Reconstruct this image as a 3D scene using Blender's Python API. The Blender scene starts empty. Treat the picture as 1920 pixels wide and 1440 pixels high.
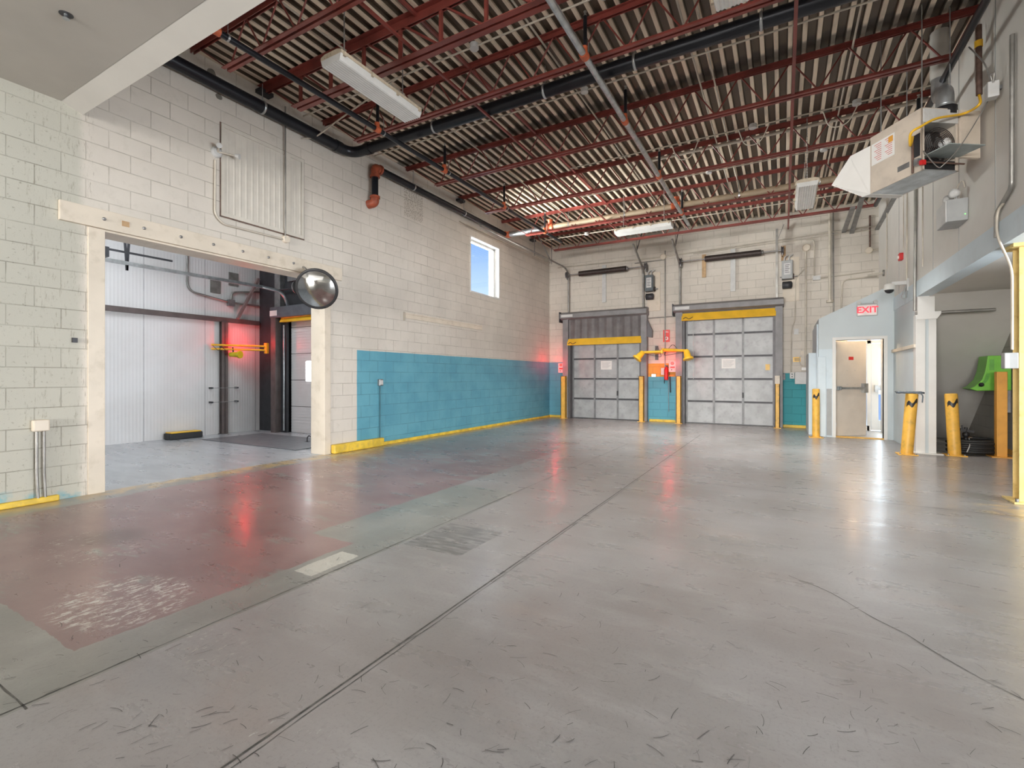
import bpy, bmesh, math, random
from mathutils import Vector, Matrix
random.seed(7)
C = bpy.context.scene.collection
S = bpy.context.scene
PI = math.pi

# ------------------------------------------------------------------ camera, world, light, exposure
F_PX, TH, V0, H = 899.0, math.radians(29.46), 707.7, 1.26
SN, CS = math.sin(TH), math.cos(TH)
cam = bpy.data.cameras.new('camera'); cam.sensor_width = 36; cam.lens = F_PX/1920*36
cam.shift_y = (V0-720)/1920; cam.clip_start = 0.05
camo = bpy.data.objects.new('camera', cam); C.objects.link(camo)
camo.location = (0, 0, H); camo.rotation_euler = (PI/2, 0, TH); S.camera = camo

S.view_settings.view_transform = 'Standard'; S.view_settings.look = 'None'
S.view_settings.gamma = 1; S.view_settings.use_curve_mapping = False
S.view_settings.exposure = 0.38
try:
    S.cycles.max_bounces = 10; S.cycles.diffuse_bounces = 6; S.cycles.glossy_bounces = 4
    S.cycles.transparent_max_bounces = 12; S.cycles.sample_clamp_indirect = 6
    S.cycles.use_denoising = True; S.cycles.caustics_reflective = False; S.cycles.caustics_refractive = False
except Exception: pass

w = bpy.data.worlds.new('sky'); S.world = w; w.use_nodes = True
nt = w.node_tree; bg = nt.nodes['Background']
tc = nt.nodes.new('ShaderNodeTexCoord'); sx = nt.nodes.new('ShaderNodeSeparateXYZ')
rp = nt.nodes.new('ShaderNodeValToRGB'); nt.links.new(tc.outputs['Generated'], sx.inputs[0])
nt.links.new(sx.outputs['Z'], rp.inputs[0]); nt.links.new(rp.outputs[0], bg.inputs[0])
el = rp.color_ramp.elements
el[0].position = 0.0; el[0].color = (1, 1.02, 1.05, 1)
el[1].position = 1.0; el[1].color = (.18, .36, .80, 1)
for p, c in ((.10, (.95, 1, 1.05, 1)), (.16, (.52, .68, .95, 1)), (.27, (.25, .42, .80, 1))):
    e = el.new(p); e.color = c
bg.inputs[1].default_value = 1.15

def area(name, loc, aim, sx_, sy_, power, col=(1, 1, 1)):
    l = bpy.data.lights.new(name, 'AREA'); l.shape = 'RECTANGLE'; l.size = sx_; l.size_y = sy_
    l.energy = power; l.color = col
    o = bpy.data.objects.new(name, l); C.objects.link(o); o.location = loc
    o.rotation_euler = (Vector(aim)-Vector(loc)).to_track_quat('-Z', 'Y').to_euler()
    return o
def point(name, loc, power, col, r=.03):
    l = bpy.data.lights.new(name, 'POINT'); l.energy = power; l.color = col; l.shadow_soft_size = r
    o = bpy.data.objects.new(name, l); C.objects.link(o); o.location = loc
    return o
# daylight outside the high window in the left wall
area('window_daylight', (-9.4, 9.6, 2.7), (0, 9.8, 4.8), 2.8, 2.2, 3600, (1, .97, .92))
# fill lights added behind and beside the camera, no source in view
area('hall_rear_fill', (-2.4, -19.6, 2.0), (-2.4, 4, 2.2), 8.4, 3.8, 3300, (1, .98, .96))
area('hall_overhead_fill', (-2.4, -1.0, 3.8), (-2.3, 6.5, 0.0), 7.0, 2.6, 60, (1, .98, .95))
area('side_bay_fill', (7.6, 4.0, 1.15), (-6, 4.6, 3.4), 6.5, 1.9, 880, (.88, .94, 1))
# fill light added above the view to lift the dark upper wall
area('soffit_fill_light', (-2.4, 2.32, 4.75), (-3.6, 9.0, 4.3), 6.0, .5, 60, (1, .97, .93))
# daylight outside the glazed exit
area('exit_daylight', (3.3, 17.2, 2.2), (1.0, 9.0, .3), 2.2, 2.4, 330, (.80, .92, 1))
# annex lights
area('annex_ceiling_light', (-8.6, 3.0, 4.9), (-9.4, 4.2, 0), 2.2, 3.0, 150, (.85, .92, .98))
point('dock_door_pane_light', (-7.45, 6.75, 1.38), 22, (.95, .98, 1), .12)

# ------------------------------------------------------------------ picture-to-place helpers (each point lies on a real plane)
def ray(u):
    d = (u-960)/F_PX
    return -SN+CS*d, CS+SN*d
def onz(u, v, z=0.0):
    t = (H-z)*F_PX/(v-V0); a = ray(u); return Vector((a[0]*t, a[1]*t, z))
def onx(u, v, x):
    a = ray(u); t = x/a[0]; return Vector((x, a[1]*t, H+(V0-v)/F_PX*t))
def ony(u, v, y):
    a = ray(u); t = y/a[1]; return Vector((a[0]*t, y, H+(V0-v)/F_PX*t))
XL, XR, YB, ZD = -6.5, 1.95, 13.95, 5.40      # left wall, right wall, back wall, deck underside

# ------------------------------------------------------------------ mesh builder
WO = {}
def prop(o, label=None, cat=None, group=None, kind=None, category=None):
    cat = cat or category
    if label: o['label'] = label
    if cat: o['category'] = cat
    if group: o['group'] = group
    if kind: o['kind'] = kind
    return o
def thing(name, loc, label, cat, group=None, kind=None):
    o = bpy.data.objects.new(name, None); o.empty_display_size = .1; C.objects.link(o); o.location = loc
    WO[o.name] = Vector(loc)
    return prop(o, label, cat, group, kind)
class MB:
    def __init__(s): s.v = []; s.f = []; s.sm = []
    def add(s, vs, fs, smooth=False):
        n = len(s.v); s.v += [Vector(p) for p in vs]; s.f += [tuple(i+n for i in f) for f in fs]; s.sm += [smooth]*len(fs)
        return s
    def box(s, x0, x1, y0, y1, z0, z1):
        x0, x1 = min(x0, x1), max(x0, x1); y0, y1 = min(y0, y1), max(y0, y1); z0, z1 = min(z0, z1), max(z0, z1)
        return s.add([(x0,y0,z0),(x1,y0,z0),(x1,y1,z0),(x0,y1,z0),(x0,y0,z1),(x1,y0,z1),(x1,y1,z1),(x0,y1,z1)],
              [(0,3,2,1),(4,5,6,7),(0,1,5,4),(1,2,6,5),(2,3,7,6),(3,0,4,7)])
    def bar(s, a, b, w_, h_, up=(0,0,1)):
        a, b = Vector(a), Vector(b); d = (b-a).normalized(); up = Vector(up)
        if abs(d.dot(up)) > .98: up = Vector((1,0,0))
        r = d.cross(up).normalized(); u = r.cross(d)
        vs = [p+r*i*w_/2+u*j*h_/2 for p in (a, b) for i, j in ((-1,-1),(1,-1),(1,1),(-1,1))]
        return s.add(vs, [(0,3,2,1),(4,5,6,7),(0,1,5,4),(1,2,6,5),(2,3,7,6),(3,0,4,7)])
    def prism(s, pts, vec):     # planar polygon extruded by vec
        n = len(pts); vec = Vector(vec); pts = [Vector(p) for p in pts]
        nr = Vector((0,0,0))
        for i in range(n): nr += pts[i].cross(pts[(i+1) % n])
        if nr.dot(vec) > 0: pts = pts[::-1]
        vs = pts+[p+vec for p in pts]
        return s.add(vs, [tuple(range(n)), tuple(range(2*n-1, n-1, -1))]+[((i+1) % n, i, n+i, n+(i+1) % n) for i in range(n)])
    def tube(s, pts, r, seg=10, bend=.0, cap=True, r2=None):
        P = [Vector(p) for p in pts]
        if bend > 0 and len(P) > 2:
            Q = [P[0]]
            for i in range(1, len(P)-1):
                a = (P[i-1]-P[i]); b = (P[i+1]-P[i]); k = min(bend, a.length*.49, b.length*.49)
                A = P[i]+a.normalized()*k; B = P[i]+b.normalized()*k
                for j in range(7):
                    t = j/6; Q.append(A*(1-t)**2+P[i]*2*t*(1-t)+B*t*t)
            Q.append(P[-1]); P = Q
        n = len(P); rings = []; up = None
        for i in range(n):
            d = (P[min(i+1, n-1)]-P[max(i-1, 0)]).normalized()
            if up is None:
                up = Vector((0,0,1)) if abs(d.z) < .9 else Vector((1,0,0))
            x = d.cross(up).normalized(); up = x.cross(d).normalized()
            rr = r if r2 is None else r+(r2-r)*i/(n-1)
            rings.append([P[i]+(x*math.cos(2*PI*k/seg)+up*math.sin(2*PI*k/seg))*rr for k in range(seg)])
        vs = [p for rg in rings for p in rg]; fs = []
        for i in range(n-1):
            for k in range(seg):
                k2 = (k+1) % seg; fs.append((i*seg+k, (i+1)*seg+k, (i+1)*seg+k2, i*seg+k2))
        s.add(vs, fs, True)
        if cap:
            s.add(rings[0], [tuple(range(seg))]); s.add(rings[-1], [tuple(range(seg-1, -1, -1))])
        return s
    def lathe(s, o, ax, prof, seg=24):  # prof: (dist along axis, radius)
        o = Vector(o); ax = Vector(ax).normalized(); up = Vector((0,0,1)) if abs(ax.z) < .9 else Vector((1,0,0))
        x = ax.cross(up).normalized(); y = x.cross(ax)
        vs = []; fs = []; m = len(prof)
        for (d, r) in prof:
            for k in range(seg): vs.append(o+ax*d+(x*math.cos(2*PI*k/seg)+y*math.sin(2*PI*k/seg))*max(r, 1e-4))
        for i in range(m-1):
            for k in range(seg):
                k2 = (k+1) % seg; fs.append((i*seg+k, (i+1)*seg+k, (i+1)*seg+k2, i*seg+k2))
        s.add(vs, fs, True)
        s.add(vs[:seg], [tuple(range(seg))]); s.add(vs[-seg:], [tuple(range(seg-1, -1, -1))])
        return s
    def build(s, name, m, parent=None, bevel=0, **kw):
        me = bpy.data.meshes.new(name)
        if parent is None:
            xs = [p.x for p in s.v]; ys = [p.y for p in s.v]; zs = [p.z for p in s.v]
            org = Vector(((min(xs)+max(xs))/2, (min(ys)+max(ys))/2, min(zs)))
        else: org = WO[parent.name]
        me.from_pydata([tuple(p-org) for p in s.v], [], s.f)
        me.polygons.foreach_set('use_smooth', s.sm); me.validate(); me.update()
        o = bpy.data.objects.new(name, me); C.objects.link(o); WO[o.name] = org
        if parent is None: o.location = org
        else: o.parent = parent
        me.materials.append(m)
        if bevel:
            b = o.modifiers.new('bevel', 'BEVEL'); b.width = bevel; b.segments = 2; b.limit_method = 'ANGLE'; b.angle_limit = math.radians(50)
        return prop(o, **kw)
def textpart(name, s, loc, rx, size, m, parent=None, ext=.001, spacing=1.0, bold=0, **kw):
    cu = bpy.data.curves.new(name, 'FONT'); cu.body = s; cu.size = size; cu.align_x = 'CENTER'; cu.align_y = 'CENTER'
    cu.extrude = ext; cu.space_character = spacing; cu.offset = bold
    t = bpy.data.objects.new('tmp', cu); C.objects.link(t)
    dg = bpy.context.evaluated_depsgraph_get(); me = bpy.data.meshes.new_from_object(t.evaluated_get(dg))
    bpy.data.objects.remove(t); me.name = name
    me.transform(Matrix.LocRotScale(Vector(loc), rx, None)) if not hasattr(rx, 'to_matrix') or True else None
    org = WO[parent.name] if parent else Vector((0,0,0)); me.transform(Matrix.Translation(-org))
    me.materials.clear(); me.materials.append(m)
    o = bpy.data.objects.new(name, me); C.objects.link(o); WO[o.name] = org
    if parent: o.parent = parent
    return prop(o, **kw)
from mathutils import Euler
FACE_CAM = Euler((PI/2, 0, 0)).to_quaternion()      # readable from -y side

# ------------------------------------------------------------------ materials
class NT:
    def __init__(s, name):
        s.m = bpy.data.materials.new(name); s.m.use_nodes = True; s.t = s.m.node_tree; s.b = s.t.nodes['Principled BSDF']
        g = s.n('ShaderNodeNewGeometry'); s.P = g.outputs['Position']
    def n(s, k, **a):
        x = s.t.nodes.new(k)
        for q, v in a.items(): setattr(x, q, v)
        return x
    def put(s, inp, v):
        if hasattr(v, 'is_output') or hasattr(v, 'links'): s.t.links.new(v, inp)
        else: inp.default_value = v
    def math(s, op, a, b=0.0, c=None, clamp=False):
        x = s.n('ShaderNodeMath', operation=op); x.use_clamp = clamp; s.put(x.inputs[0], a); s.put(x.inputs[1], b)
        if c is not None: s.put(x.inputs[2], c)
        return x.outputs[0]
    def xyz(s):
        if not hasattr(s, '_x'): q = s.n('ShaderNodeSeparateXYZ'); s.put(q.inputs[0], s.P); s._x = q.outputs
        return s._x[0], s._x[1], s._x[2]
    def vec(s, x, y, z=0.0):
        q = s.n('ShaderNodeCombineXYZ'); s.put(q.inputs[0], x); s.put(q.inputs[1], y); s.put(q.inputs[2], z); return q.outputs[0]
    def scale(s, v, k):
        q = s.n('ShaderNodeVectorMath', operation='MULTIPLY'); s.put(q.inputs[0], v); q.inputs[1].default_value = k; return q.outputs[0]
    def noise(s, sc, v=None, det=4, rough=.55, dist=0.0):
        q = s.n('ShaderNodeTexNoise'); s.put(q.inputs['Vector'], s.P if v is None else v)
        q.inputs['Scale'].default_value = sc; q.inputs['Detail'].default_value = det; q.inputs['Roughness'].default_value = rough
        q.inputs['Distortion'].default_value = dist; return q.outputs[0]
    def step(s, v, a, b):   # smooth 0..1 between a and b
        q = s.n('ShaderNodeMapRange'); q.interpolation_type = 'SMOOTHSTEP'; s.put(q.inputs[0], v)
        s.put(q.inputs[1], a); s.put(q.inputs[2], b); return q.outputs[0]
    def mix(s, f, a, b):
        q = s.n('ShaderNodeMix', data_type='RGBA'); s.put(q.inputs[0], f)
        s.put(q.inputs[6], a if hasattr(a, 'links') else (*a, 1)); s.put(q.inputs[7], b if hasattr(b, 'links') else (*b, 1)); return q.outputs[2]
    def mul(s, *a):
        r = a[0]
        for k in a[1:]: r = s.math('MULTIPLY', r, k)
        return r
    def bump(s, h, st=.3, d=.01):
        q = s.n('ShaderNodeBump'); q.inputs['Strength'].default_value = st; q.inputs['Distance'].default_value = d; s.put(q.inputs['Height'], h)
        s.t.links.new(q.outputs[0], s.b.inputs['Normal'])
    def inside(s, v, lo, hi):
        return s.mul(s.math('GREATER_THAN', v, lo), s.math('LESS_THAN', v, hi))
    def fin(s, col, rough=.6, metal=0.0):
        s.put(s.b.inputs['Base Color'], col if hasattr(col, 'links') else (*col, 1))
        s.put(s.b.inputs['Roughness'], rough); s.b.inputs['Metallic'].default_value = metal
        return s.m
def mat(name, col, rough=.6, metal=0.0, var=.10, sc=6.0, bump=0.0, dirt=None, emit=None, es=1.0):
    q = NT(name); n1 = q.noise(sc); dark = tuple(c*(1-var*2) for c in col); lite = tuple(min(1, c*(1+var)) for c in col)
    c = q.mix(q.step(n1, .3, .7), dark, lite)
    if dirt: c = q.mix(q.mul(q.step(q.noise(sc*2.3, det=6), .52, .72), dirt[1]), c, dirt[0])
    if bump: q.bump(q.noise(sc*8), bump, .004)
    if emit: q.b.inputs['Emission Color'].default_value = (*emit, 1); q.b.inputs['Emission Strength'].default_value = es
    return q.fin(c, rough, metal)

CREAM = (.66, .61, .54)
def block(name, axis, paint=None, base=CREAM, tile=True):
    q = NT(name); x, y, z = q.xyz(); h = y if axis == 'x' else x
    br = q.n('ShaderNodeTexBrick'); br.offset = .5; q.put(br.inputs['Vector'], q.vec(h, q.math('ADD', z, .06), 0.0))
    br.inputs['Scale'].default_value = 1; br.inputs['Brick Width'].default_value = .405; br.inputs['Row Height'].default_value = .203
    br.inputs['Mortar Size'].default_value = .0055; br.inputs['Mortar Smooth'].default_value = .5; br.inputs['Bias'].default_value = 0
    br.inputs['Color1'].default_value = (1,1,1,1); br.inputs['Color2'].default_value = (.93,.93,.93,1); br.inputs['Mortar'].default_value = (0,0,0,1)
    fac = br.outputs['Fac']
    c = q.mix(q.step(q.noise(1.1), .3, .7), tuple(k*.93 for k in base), tuple(k*1.04 for k in base))
    c = q.mix(q.mul(q.step(q.noise(9, det=8, rough=.7), .50, .75), .25), c, (.40, .37, .30))
    if paint: c = paint(q, x, y, z, c)
    mo = q.mul(fac, q.step(q.noise(3.0), .25, .75), .75)
    mm = q.n('ShaderNodeMix', data_type='RGBA'); mm.blend_type = 'MULTIPLY'; q.put(mm.inputs[0], mo); q.t.links.new(c, mm.inputs[6]); mm.inputs[7].default_value = (.42, .40, .36, 1)
    m2 = q.n('ShaderNodeMix', data_type='RGBA'); m2.blend_type = 'MULTIPLY'; m2.inputs[0].default_value = .6; q.t.links.new(mm.outputs[2], m2.inputs[6]); q.t.links.new(q.mix(fac, br.outputs['Color'], (1,1,1)), m2.inputs[7])
    q.bump(q.math('SUBTRACT', q.mul(q.noise(70, det=5), .25), q.mul(fac, 1.0)), .55, .006)
    return q.fin(m2.outputs[2], .62)
BLUE = (.105, .33, .43)
HOLES = ((3.52, 5.18, .07, .12), (3.62, 4.98, .05, .04))
def paint_left(q, x, y, z, c):
    wob = q.mul(q.math('SUBTRACT', q.noise(5), .5), .012)
    # old greener unpainted zone near the camera end
    old = q.step(q.math('ADD', y, q.mul(q.noise(6), .12)), 2.30, 2.20)
    c = q.mix(old, c, (.51, .495, .425))
    pits = q.mul(q.step(q.noise(26, det=8, rough=.75), .57, .66), q.step(y, 2.45, 1.6), .75)
    c = q.mix(pits, c, (.22, .20, .15))
    # streaks down the old pilaster strip
    st = q.mul(q.step(q.noise(9, q.scale(q.P, (1, 6, 1)), det=6, rough=.7), .55, .68), q.inside(y, 1.75, 2.3), .6)
    c = q.mix(st, c, (.27, .24, .18))
    chips = q.step(q.noise(3.1, q.scale(q.P, (1, 1, .7)), det=8, rough=.65), .73, .74)
    blue = q.mul(q.math('GREATER_THAN', q.math('ADD', y, wob), 5.98), q.math('LESS_THAN', q.math('ADD', z, wob), 1.74))
    bc = q.mix(q.step(q.noise(2.0), .35, .65), BLUE, (.135, .385, .48))
    bc = q.mix(chips, bc, (.62, .56, .42))
    c = q.mix(blue, c, bc)
    low = q.mul(q.math('LESS_THAN', y, 2.4), q.step(q.math('ADD', z, q.mul(q.noise(8), .3)), .33, .25), q.step(q.noise(4), .45, .6))
    c = q.mix(low, c, (.20, .42, .48))
    for (hy, hz, ry, rz) in HOLES:
        a = q.math('DIVIDE', q.math('SUBTRACT', q.math('ADD', y, q.mul(q.noise(9), .06)), hy+.03), ry); b_ = q.math('DIVIDE', q.math('SUBTRACT', z, hz), rz)
        c = q.mix(q.step(q.math('ADD', q.mul(a, a), q.mul(b_, b_)), 1.0, .85), c, (.17, .15, .125))
    # rough unpainted patch under the beam pocket
    pat = q.mul(q.inside(y, 7.18, 7.75), q.inside(z, 4.45, 5.2), q.step(q.noise(34, det=6), .42, .62), .8)
    return q.mix(pat, c, (.33, .29, .23))
def paint_back(q, x, y, z, c):
    wob = q.mul(q.math('SUBTRACT', q.noise(5), .5), .012); zz = q.math('ADD', z, wob)
    b1 = q.mul(q.math('LESS_THAN', x, -5.5), q.math('LESS_THAN', zz, 1.74))
    b2 = q.mul(q.inside(x, -3.5, -2.4), q.math('LESS_THAN', zz, 1.28))
    orr = q.mul(q.inside(x, -3.5, -2.4), q.inside(zz, 1.28, 1.66))
    tl = q.mul(q.inside(x, -.2, .75), q.math('LESS_THAN', zz, 1.37))
    c = q.mix(b1, c, BLUE); c = q.mix(b2, c, (.10, .36, .46)); c = q.mix(orr, c, (.75, .33, .05)); c = q.mix(tl, c, (.03, .30, .34))
    return c
M = {}
M['block_left'] = block('painted_block_left', 'x', paint_left)
M['block_back'] = block('painted_block_back', 'y', paint_back)
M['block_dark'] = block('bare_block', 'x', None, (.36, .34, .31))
M['drywall'] = mat('painted_drywall', (.64, .62, .58), .6, var=.02, sc=1.3, dirt=((.5, .47, .42), .15))
M['pale'] = mat('pale_blue_paint', (.60, .69, .74), .5, var=.03, sc=1.5, dirt=((.42, .45, .46), .2))
M['palegrey'] = mat('pale_grey_paint', (.54, .60, .62), .5, var=.02, sc=1.5)
M['soffit'] = mat('soffit_paint', (.50, .475, .43), .7, var=.04, sc=1.2)
M['soffit2'] = mat('soffit_edge_paint', (.56, .54, .50), .7, var=.02, sc=2)
M['white'] = mat('white_paint', (.72, .71, .68), .45, var=.02, sc=3)
M['cream'] = mat('cream_paint', (.70, .62, .51), .45, var=.03, sc=3, dirt=((.45, .38, .28), .35))
M['yellow'] = mat('yellow_paint', (.80, .45, .07), .45, var=.06, sc=7, dirt=((.30, .20, .06), .35))
M['pyellow'] = mat('pale_yellow_paint', (.74, .56, .22), .45, var=.06, sc=5, dirt=((.42, .27, .07), .6))
M['curb'] = mat('yellow_curb_paint', (.80, .55, .06), .5, var=.12, sc=6, dirt=((.45, .32, .14), .5))
M['bar'] = mat('yellow_bar_vinyl', (.86, .50, .03), .38, var=.05, sc=4)
M['orange'] = mat('orange_steel', (.75, .36, .06), .4, var=.05, sc=4, dirt=((.45, .2, .05), .3))
M['oxide'] = mat('red_oxide_primer', (.245, .056, .045), .32, var=.15, sc=3)
M['black_pipe'] = mat('black_steel_pipe', (.018, .02, .026), .28, .4, var=.1, sc=3)
M['tanpipe'] = mat('tan_painted_pipe', (.50, .40, .28), .5, var=.1, sc=2, dirt=((.25, .18, .11), .4))
M['galv'] = mat('galvanised_steel', (.52, .55, .57), .33, .85, var=.12, sc=8)
M['steel'] = mat('grey_steel', (.27, .27, .27), .4, .6, var=.12, sc=8)
M['conduit'] = mat('painted_conduit', (.56, .51, .43), .45, .1, var=.08, sc=5)
M['dconduit'] = mat('grey_conduit', (.30, .29, .27), .38, .5, var=.12, sc=6)
M['brownpipe'] = mat('rusty_gas_pipe', (.15, .09, .07), .55, .3, var=.2, sc=12)
M['redfit'] = mat('red_orange_coupling', (.60, .13, .05), .45, var=.12, sc=14)
M['elbow'] = mat('rust_red_elbow', (.33, .07, .03), .5, var=.15, sc=14)
M['dframe'] = mat('dark_door_frame', (.105, .10, .105), .45, .2, var=.1, sc=5)
M['gframe'] = mat('grey_door_frame', (.23, .225, .23), .5, .1, var=.08, sc=4)
M['vinyl'] = mat('grey_curtain_vinyl', (.15, .135, .135), .55, var=.12, sc=3, dirt=((.22, .2, .19), .4))
M['panel'] = mat('grey_dock_panel', (.38, .39, .395), .45, .15, var=.08, sc=3.5, dirt=((.25, .25, .26), .55))
M['stile'] = mat('dock_stile_metal', (.20, .205, .21), .45, .2, var=.1, sc=6)
M['wpanel'] = mat('white_insulated_panel', (.66, .64, .63), .4, var=.03, sc=1.2, dirt=((.5, .45, .4), .15))
q = NT('ribbed_insulated_panel'); x, y, z = q.xyz()
wv = q.math('SINE', q.mul(y, 2*PI/.06)); q.bump(wv, .25, .004)
M['annexpanel'] = q.fin(q.mix(q.step(q.noise(1.1), .3, .7), (.60, .58, .57), (.66, .645, .64)), .4)
M['hatch'] = mat('hatch_cream', (.63, .59, .515), .5, var=.03)
M['black'] = mat('black_plastic', (.02, .02, .022), .45, var=.1)
M['dark'] = mat('charcoal_steel', (.045, .045, .05), .5, .2, var=.1)
M['wood'] = mat('bare_wood', (.52, .34, .18), .6, var=.12, sc=6)
M['spring'] = mat('oiled_spring_steel', (.055, .045, .042), .5, .5, var=.2, sc=30, dirt=((.17, .07, .04), .5))
M['greybox'] = mat('grey_enamel', (.36, .37, .37), .45, var=.04)
M['lgrey'] = mat('light_grey_enamel', (.58, .58, .57), .45, var=.04, dirt=((.4, .36, .3), .2))
M['heater'] = mat('beige_heater_enamel', (.62, .54, .45), .45, var=.05, sc=4, dirt=((.38, .33, .28), .25))
M['red'] = mat('red_plastic', (.60, .02, .02), .4, var=.05)
M['green'] = mat('lime_green_plastic', (.19, .55, .06), .35, var=.05)
M['lens'] = mat('ribbed_acrylic_lens', (.62, .62, .60), .25, var=.03, emit=(1, .98, .93), es=.04)
M['fixture'] = mat('beige_fixture_housing', (.56, .48, .36), .5, var=.08, dirt=((.22, .15, .09), .5), sc=12)
M['sign_red'] = mat('red_sign_face', (.70, .02, .015), .4, var=.02)
M['sign_white'] = mat('white_sign_face', (.80, .79, .76), .4, var=.02)
M['exit_red'] = mat('lit_exit_letters', (.8, .05, .07), .4, emit=(1, .03, .06), es=.7)
M['redlamp'] = mat('lit_red_lamp', (.9, .02, .01), .4, emit=(1, .02, .015), es=5)
M['brightpane'] = mat('daylit_door_pane', (.9, .9, .9), .3, emit=(.95, .98, 1), es=6)
M['doorleaf'] = mat('cream_door_leaf', (.70, .63, .55), .45, var=.03, sc=3)
M['ground'] = mat('outdoor_paving', (.75, .76, .78), .8, var=.05)
M['tile'] = mat('pale_vinyl_floor', (.62, .62, .60), .35, var=.04)
M['rubber'] = mat('black_rubber', (.02, .02, .02), .55)
M['chain'] = mat('zinc_chain', (.45, .44, .42), .4, .7)
q = NT('clear_glass'); q.t.nodes.remove(q.b)
gl = q.n('ShaderNodeBsdfGlossy'); gl.inputs['Roughness'].default_value = .02; tr = q.n('ShaderNodeBsdfTransparent'); tr.inputs[0].default_value = (.95, .97, .98, 1)
mx = q.n('ShaderNodeMixShader'); mx.inputs[0].default_value = .06
q.t.links.new(tr.outputs[0], mx.inputs[1]); q.t.links.new(gl.outputs[0], mx.inputs[2])
q.t.links.new(mx.outputs[0], q.t.nodes['Material Output'].inputs[0]); M['glass'] = q.m
q = NT('mirror_acrylic'); M['mirror'] = q.fin((.46, .46, .45), .10, 1.0)

# roof deck: beige ribs, browner pans (colour set by height in the flutes)
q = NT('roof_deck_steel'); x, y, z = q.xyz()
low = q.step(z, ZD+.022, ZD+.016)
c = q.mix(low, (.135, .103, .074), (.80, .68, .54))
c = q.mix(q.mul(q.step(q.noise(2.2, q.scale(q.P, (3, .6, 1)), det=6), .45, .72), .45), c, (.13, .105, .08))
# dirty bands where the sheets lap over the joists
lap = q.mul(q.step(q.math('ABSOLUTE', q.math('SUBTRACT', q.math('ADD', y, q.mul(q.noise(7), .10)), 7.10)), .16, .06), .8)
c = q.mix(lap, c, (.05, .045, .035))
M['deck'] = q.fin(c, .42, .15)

# floor
q = NT('worn_concrete_floor'); x, y, z = q.xyz()
flow = q.scale(q.P, (.55, 1.6, 1))
c = q.mix(q.step(q.noise(.8, det=5), .32, .68), (.228, .213, .205), (.312, .302, .300))
c = q.mix(q.mul(q.step(q.noise(3.4, q.scale(q.P, (.5, 2.2, 1)), det=8, rough=.65), .48, .72), .30), c, (.40, .39, .385))
c = q.mix(q.mul(q.step(q.noise(1.6, q.scale(q.P, (.8, 1, 1)), det=6), .56, .72), .35), c, (.30, .24, .21))
# greenish grey band of old floor sealer along the joint left of the middle
gz = q.mul(q.math('LESS_THAN', x, -2.52), q.math('LESS_THAN', y, 4.6), .75)
c = q.mix(gz, c, q.mix(q.step(q.noise(2.2, q.scale(q.P, (1, .6, 1)), det=7), .4, .7), (.185, .19, .165), (.30, .302, .27)))
# red-brown painted area, in two steps
e1 = q.mul(q.math('SUBTRACT', q.noise(9), .5), .05)
X2 = q.math('ADD', x, e1); Y2 = q.math('ADD', y, e1)
r1 = q.mul(q.math('LESS_THAN', X2, -2.84), q.inside(Y2, .93, 2.58), q.math('GREATER_THAN', x, -6.1))
r2 = q.mul(q.math('LESS_THAN', X2, -3.32), q.inside(Y2, 2.5, 8.6), q.math('GREATER_THAN', x, -6.15))
fade = q.mul(q.step(y, 10.2, 5.4), 1.0)
rr = q.math('MAXIMUM', r1, q.mul(r2, fade))
wear = q.step(q.math('SUBTRACT', q.noise(2.2, q.scale(q.P, (.7, 2, 1)), det=9, rough=.68), q.mul(q.step(y, 3.0, 6.5), -.07)), .70, .56)
redc = q.mix(q.step(q.noise(1.4, det=5), .3, .7), (.19, .098, .094), (.275, .158, .15))
c = q.mix(q.mul(rr, wear, .93), c, redc)
# flaked pale patches inside the red paint
def blob(cx, cy, rx, ry):
    a = q.math('DIVIDE', q.math('SUBTRACT', x, cx), rx); b = q.math('DIVIDE', q.math('SUBTRACT', y, cy), ry)
    return q.step(q.math('SQRT', q.math('ADD', q.mul(a, a), q.mul(b, b))), 1.0, .3)
fl = q.noise(16, q.scale(q.P, (1.9, .75, 1)), det=10, rough=.80)
for cx, cy, rx, ry, thr in ((-3.25, 1.28, .55, .42, .50), (-4.5, 1.55, .7, .4, .55), (-5.1, 1.9, .7, .5, .60), (-3.05, 2.1, .35, .5, .62), (-3.6, 2.8, .4, .3, .62)):
    c = q.mix(q.mul(q.step(fl, thr+.02, thr+.05), q.step(blob(cx, cy, rx, ry), .15, .6)), c, (.58, .54, .49))
c = q.mix(q.mul(blob(-4.6, 1.75, .38, .28), .65), c, (.10, .055, .04))
# patched square, pale repair
def rect(x0, x1, y0, y1): return q.mul(q.inside(X2, x0, x1), q.inside(Y2, y0, y1))
c = q.mix(q.mul(rect(-2.50, -1.98, 2.75, 3.35), q.step(q.noise(7, q.scale(q.P, (1, 4, 1)), det=8), .34, .6), .7), c, (.085, .088, .08))
c = q.mix(q.mul(rect(-2.78, -2.6, 2.02, 2.42), .8), c, (.55, .54, .48))
c = q.mix(q.mul(q.step(fl, .60, .63), blob(-1.55, 1.05, .35, .2)), c, (.5, .5, .48))
c = q.mix(q.mul(q.step(fl, .57, .62), blob(.55, 1.3, .5, .22), .7), c, (.55, .54, .52))
c = q.mix(q.mul(q.step(fl, .56, .60), blob(-2.35, 1.25, .35, .2), .8), c, (.52, .5, .46))
# yellow overspray along the wall and at the right-hand column
ys = q.mul(q.step(x, -6.18, -6.3), q.step(q.noise(5, det=6), .35, .6), .8)
c = q.mix(q.mul(ys, q.math('GREATER_THAN', x, XL-.1)), c, (.55, .38, .16))
c = q.mix(q.mul(blob(1.9, 6.2, .35, .6), q.step(q.noise(6), .4, .6), .6), c, (.62, .45, .22))
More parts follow.
